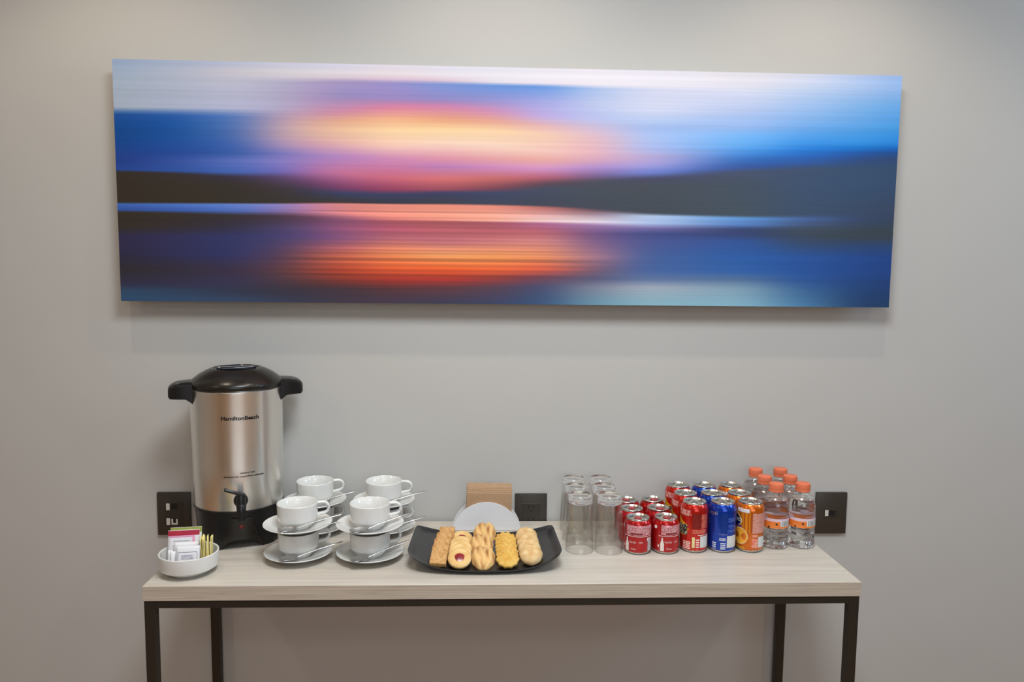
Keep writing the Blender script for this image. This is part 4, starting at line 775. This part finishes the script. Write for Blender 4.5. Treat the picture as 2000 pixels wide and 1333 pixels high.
wrap_text('outlined_lettering', 'pepsi', rt2, Z_(300), -42, 0.0120, 0.0240, m_silver, bc0)
def arc(s, t): a = math.radians(-75+150*t); return -88+(20+3.0*s)*math.cos(a), Z_(560)+0.024*math.sin(a)
patch('globe_outline', rt2, 0, 0, 0, 0, m_silver, bc0, nu=2, nv=20, shape=arc)
# tall orange can
oc0, rt3 = make_can('tall_orange_soda_can', HT, m_oran, m_alu)
def rays(s, t): return -85+(85+8)*s, Z_(720)+(Z_(260)-Z_(720))*t
patch('burst_rays', rt3, 0, 0, 0, 0, m_oburst, oc0, nu=16, nv=4, shape=rays)
P(oc0, rt3, 'splash_print', -0.9, -0.12, 195, 275, m_osmear, 0.0004); P(oc0, rt3, 'text_panel', 0.12, 0.98, 275, 725, m_opanel, 0.0004)
def logo(s, t): return -84+(46*math.sin(PI*min(1, 0.18+0.7*t))-6*t)*s, Z_(600)+(Z_(315)-Z_(600))*t
patch('logo_outline', rt3, 0, 0, 0, 0, m_slice2, oc0, off=0.0004, nu=8, nv=14, shape=lambda s, t: (lambda a, z: (a+3.5*s, z+0.0012*(t-0.5)*2))(*logo(s, t)))
patch('logo_field', rt3, 0, 0, 0, 0, m_navy, oc0, off=0.0006, nu=8, nv=14, shape=logo)
wrap_text('logo_lettering', 'Fanta', rt3, Z_(450), -62, 0.0120, 0.0250, m_white_ink, oc0, off=0.0008)
P(oc0, rt3, 'purple_band', -0.98, -0.62, 585, 625, m_purple, 0.0005, nv=2)
disc_patch('orange_slice_rind', rt3, Z_(820), -46, 0.0205, m_slice2, oc0, off=0.0005, seg=36); disc_patch('orange_slice', rt3, Z_(820), -46, 0.0188, m_slice, oc0, off=0.0007, seg=36)
P(oc0, rt3, 'barcode_panel', 0.55, 0.95, 810, 1115, m_barpale); P(oc0, rt3, 'small_print', 0.1, 0.52, 850, 1120, m_owhite); P(oc0, rt3, 'icon_row', 0.12, 0.5, 760, 815, m_owhite, nv=2)
P(oc0, rt3, 'yellow_splash', -0.95, -0.35, 1060, 1110, m_yell, nv=2)
for proto, xs, colr, grp in ((rc0, (0.519, 0.5155, 0.5150), 'red', 'tall red soda cans'), (bc0, (0.5880, 0.5835, 0.5835), 'blue', 'tall blue soda cans'), (oc0, (0.6565, 0.6520, 0.6525), 'orange', 'tall orange soda cans')):
    for k in range(3):
        o = proto if k == 0 else copy_tree(proto); o.location = (xs[k], (-0.222, -0.1530, -0.0820)[k], T); o.rotation_euler = (0, 0, math.radians((-16, -30, -9)[k] if colr != 'blue' else (-17, -12, -25)[k]))
        prop(o, f'tall {colr} soda can, {("front", "middle", "back")[k]} of the {colr} column', 'can', grp)

# ------------------------------------------------------------ water bottles
def bottle_prof():
    p = [(0, 0.004), (0.016, 0.0032), (0.022, 0.0008), (0.0265, 0.0), (0.0300, 0.0025), (0.0318, 0.008)]
    for z in (0.014, 0.026, 0.038): p += [(0.0322, z), (0.0318, z+0.004), (0.0300, z+0.0065), (0.0318, z+0.009)]
    p += [(0.0322, 0.0515), (0.0312, 0.0535), (0.0312, 0.0775), (0.0322, 0.0795), (0.0318, 0.084), (0.0306, 0.088), (0.0316, 0.092), (0.0318, 0.100), (0.0306, 0.110), (0.0274, 0.119), (0.0220, 0.1265), (0.0165, 0.1315), (0.0145, 0.1345), (0.0140, 0.1380)]
    return p
bp_ = bottle_prof(); wb0 = empty('water_bottle')
def wob(r, z, a): return r*(1+0.010*math.sin(5*a+90*z)*(1 if 0.008 < z < 0.05 or 0.08 < z < 0.115 else 0))
mesh_obj('shell', lathe_bm(bp_+[(0.0140, 0.1530), (0, 0.1530)], 60, rfun=wob), m_pet, wb0, auto=80)
mesh_obj('water', lathe_bm([(r*0.975 if r else 0, z+0.0008) for r, z in bp_ if z < 0.1195]+[(0.0268, 0.1200), (0, 0.1200)], 60, rfun=wob), m_water, wb0, auto=70)
nr_ = lathe('neck_ring', [(0.0142, 0.1345), (0.0172, 0.1350), (0.0172, 0.1368), (0.0142, 0.1372)], m_pet, wb0, seg=36)
capb = lathe_bm([(0.0150, 0.1378), (0.0174, 0.1378), (0.0178, 0.1390), (0.0178, 0.1412), (0.0171, 0.1418), (0.0174, 0.1430), (0.0176, 0.1535), (0.0168, 0.1572), (0.0150, 0.1584), (0, 0.1588)], 72, rfun=lambda r, z, a: r*(1+(0.010*math.cos(36*a) if 0.1425 < z < 0.154 else 0)))
mesh_obj('cap', capb, m_cap, wb0, auto=40)
m_blabel = mat('orange_bottle_label', (238, 138, 62), 0.35, col2=(226, 116, 44), nscale=40, coat=0.3); m_blabel2 = mat('pale_lilac_label_band', (222, 196, 208), 0.3, coat=0.3)
rbw = lambda z: 0.0320
lb = patch('label', rbw, 0.0535, 0.0700, -180, 180, m_blabel, wb0, off=0.0004, nu=64, nv=1); patch('label_band', rbw, 0.0700, 0.0770, -180, 180, m_blabel2, wb0, off=0.0004, nu=64, nv=1)
patch('barcode_panel', rbw, 0.0580, 0.0725, 22, 78, m_barpanel, wb0, off=0.0007, nu=12, nv=1); patch('barcode', rbw, 0.0592, 0.0715, 26, 76, m_bar, wb0, off=0.0009, nu=12, nv=1)
m_navyd = mat('dark_label_mark', (70, 34, 24), 0.4); disc_patch('label_mark', rbw, 0.0640, 6, 0.0026, m_navyd, wb0, off=0.0007, seg=14); disc_patch('label_mark', rbw, 0.0560, -26, 0.0024, m_navyd, wb0, off=0.0007, seg=14)
bts = [((0.7265, -0.200), 'front, next to the orange can'), ((0.7935, -0.198), 'front, at the table end'), ((0.7225, -0.1330), 'middle row, on the can side'), ((0.7890, -0.1310), 'middle row, at the table end'), ((0.7240, -0.0640), 'back row, on the can side'), ((0.7905, -0.0630), 'back row, at the table end')]
for k, ((x, y), s) in enumerate(bts):
    o = wb0 if k == 0 else copy_tree(wb0); o.location = (x, y, T); o.rotation_euler = (0, 0, math.radians((-20, -22, 40, -60, 120, 10)[k])); prop(o, f'clear water bottle with orange cap, {s}', 'bottle', 'orange-capped water bottles')
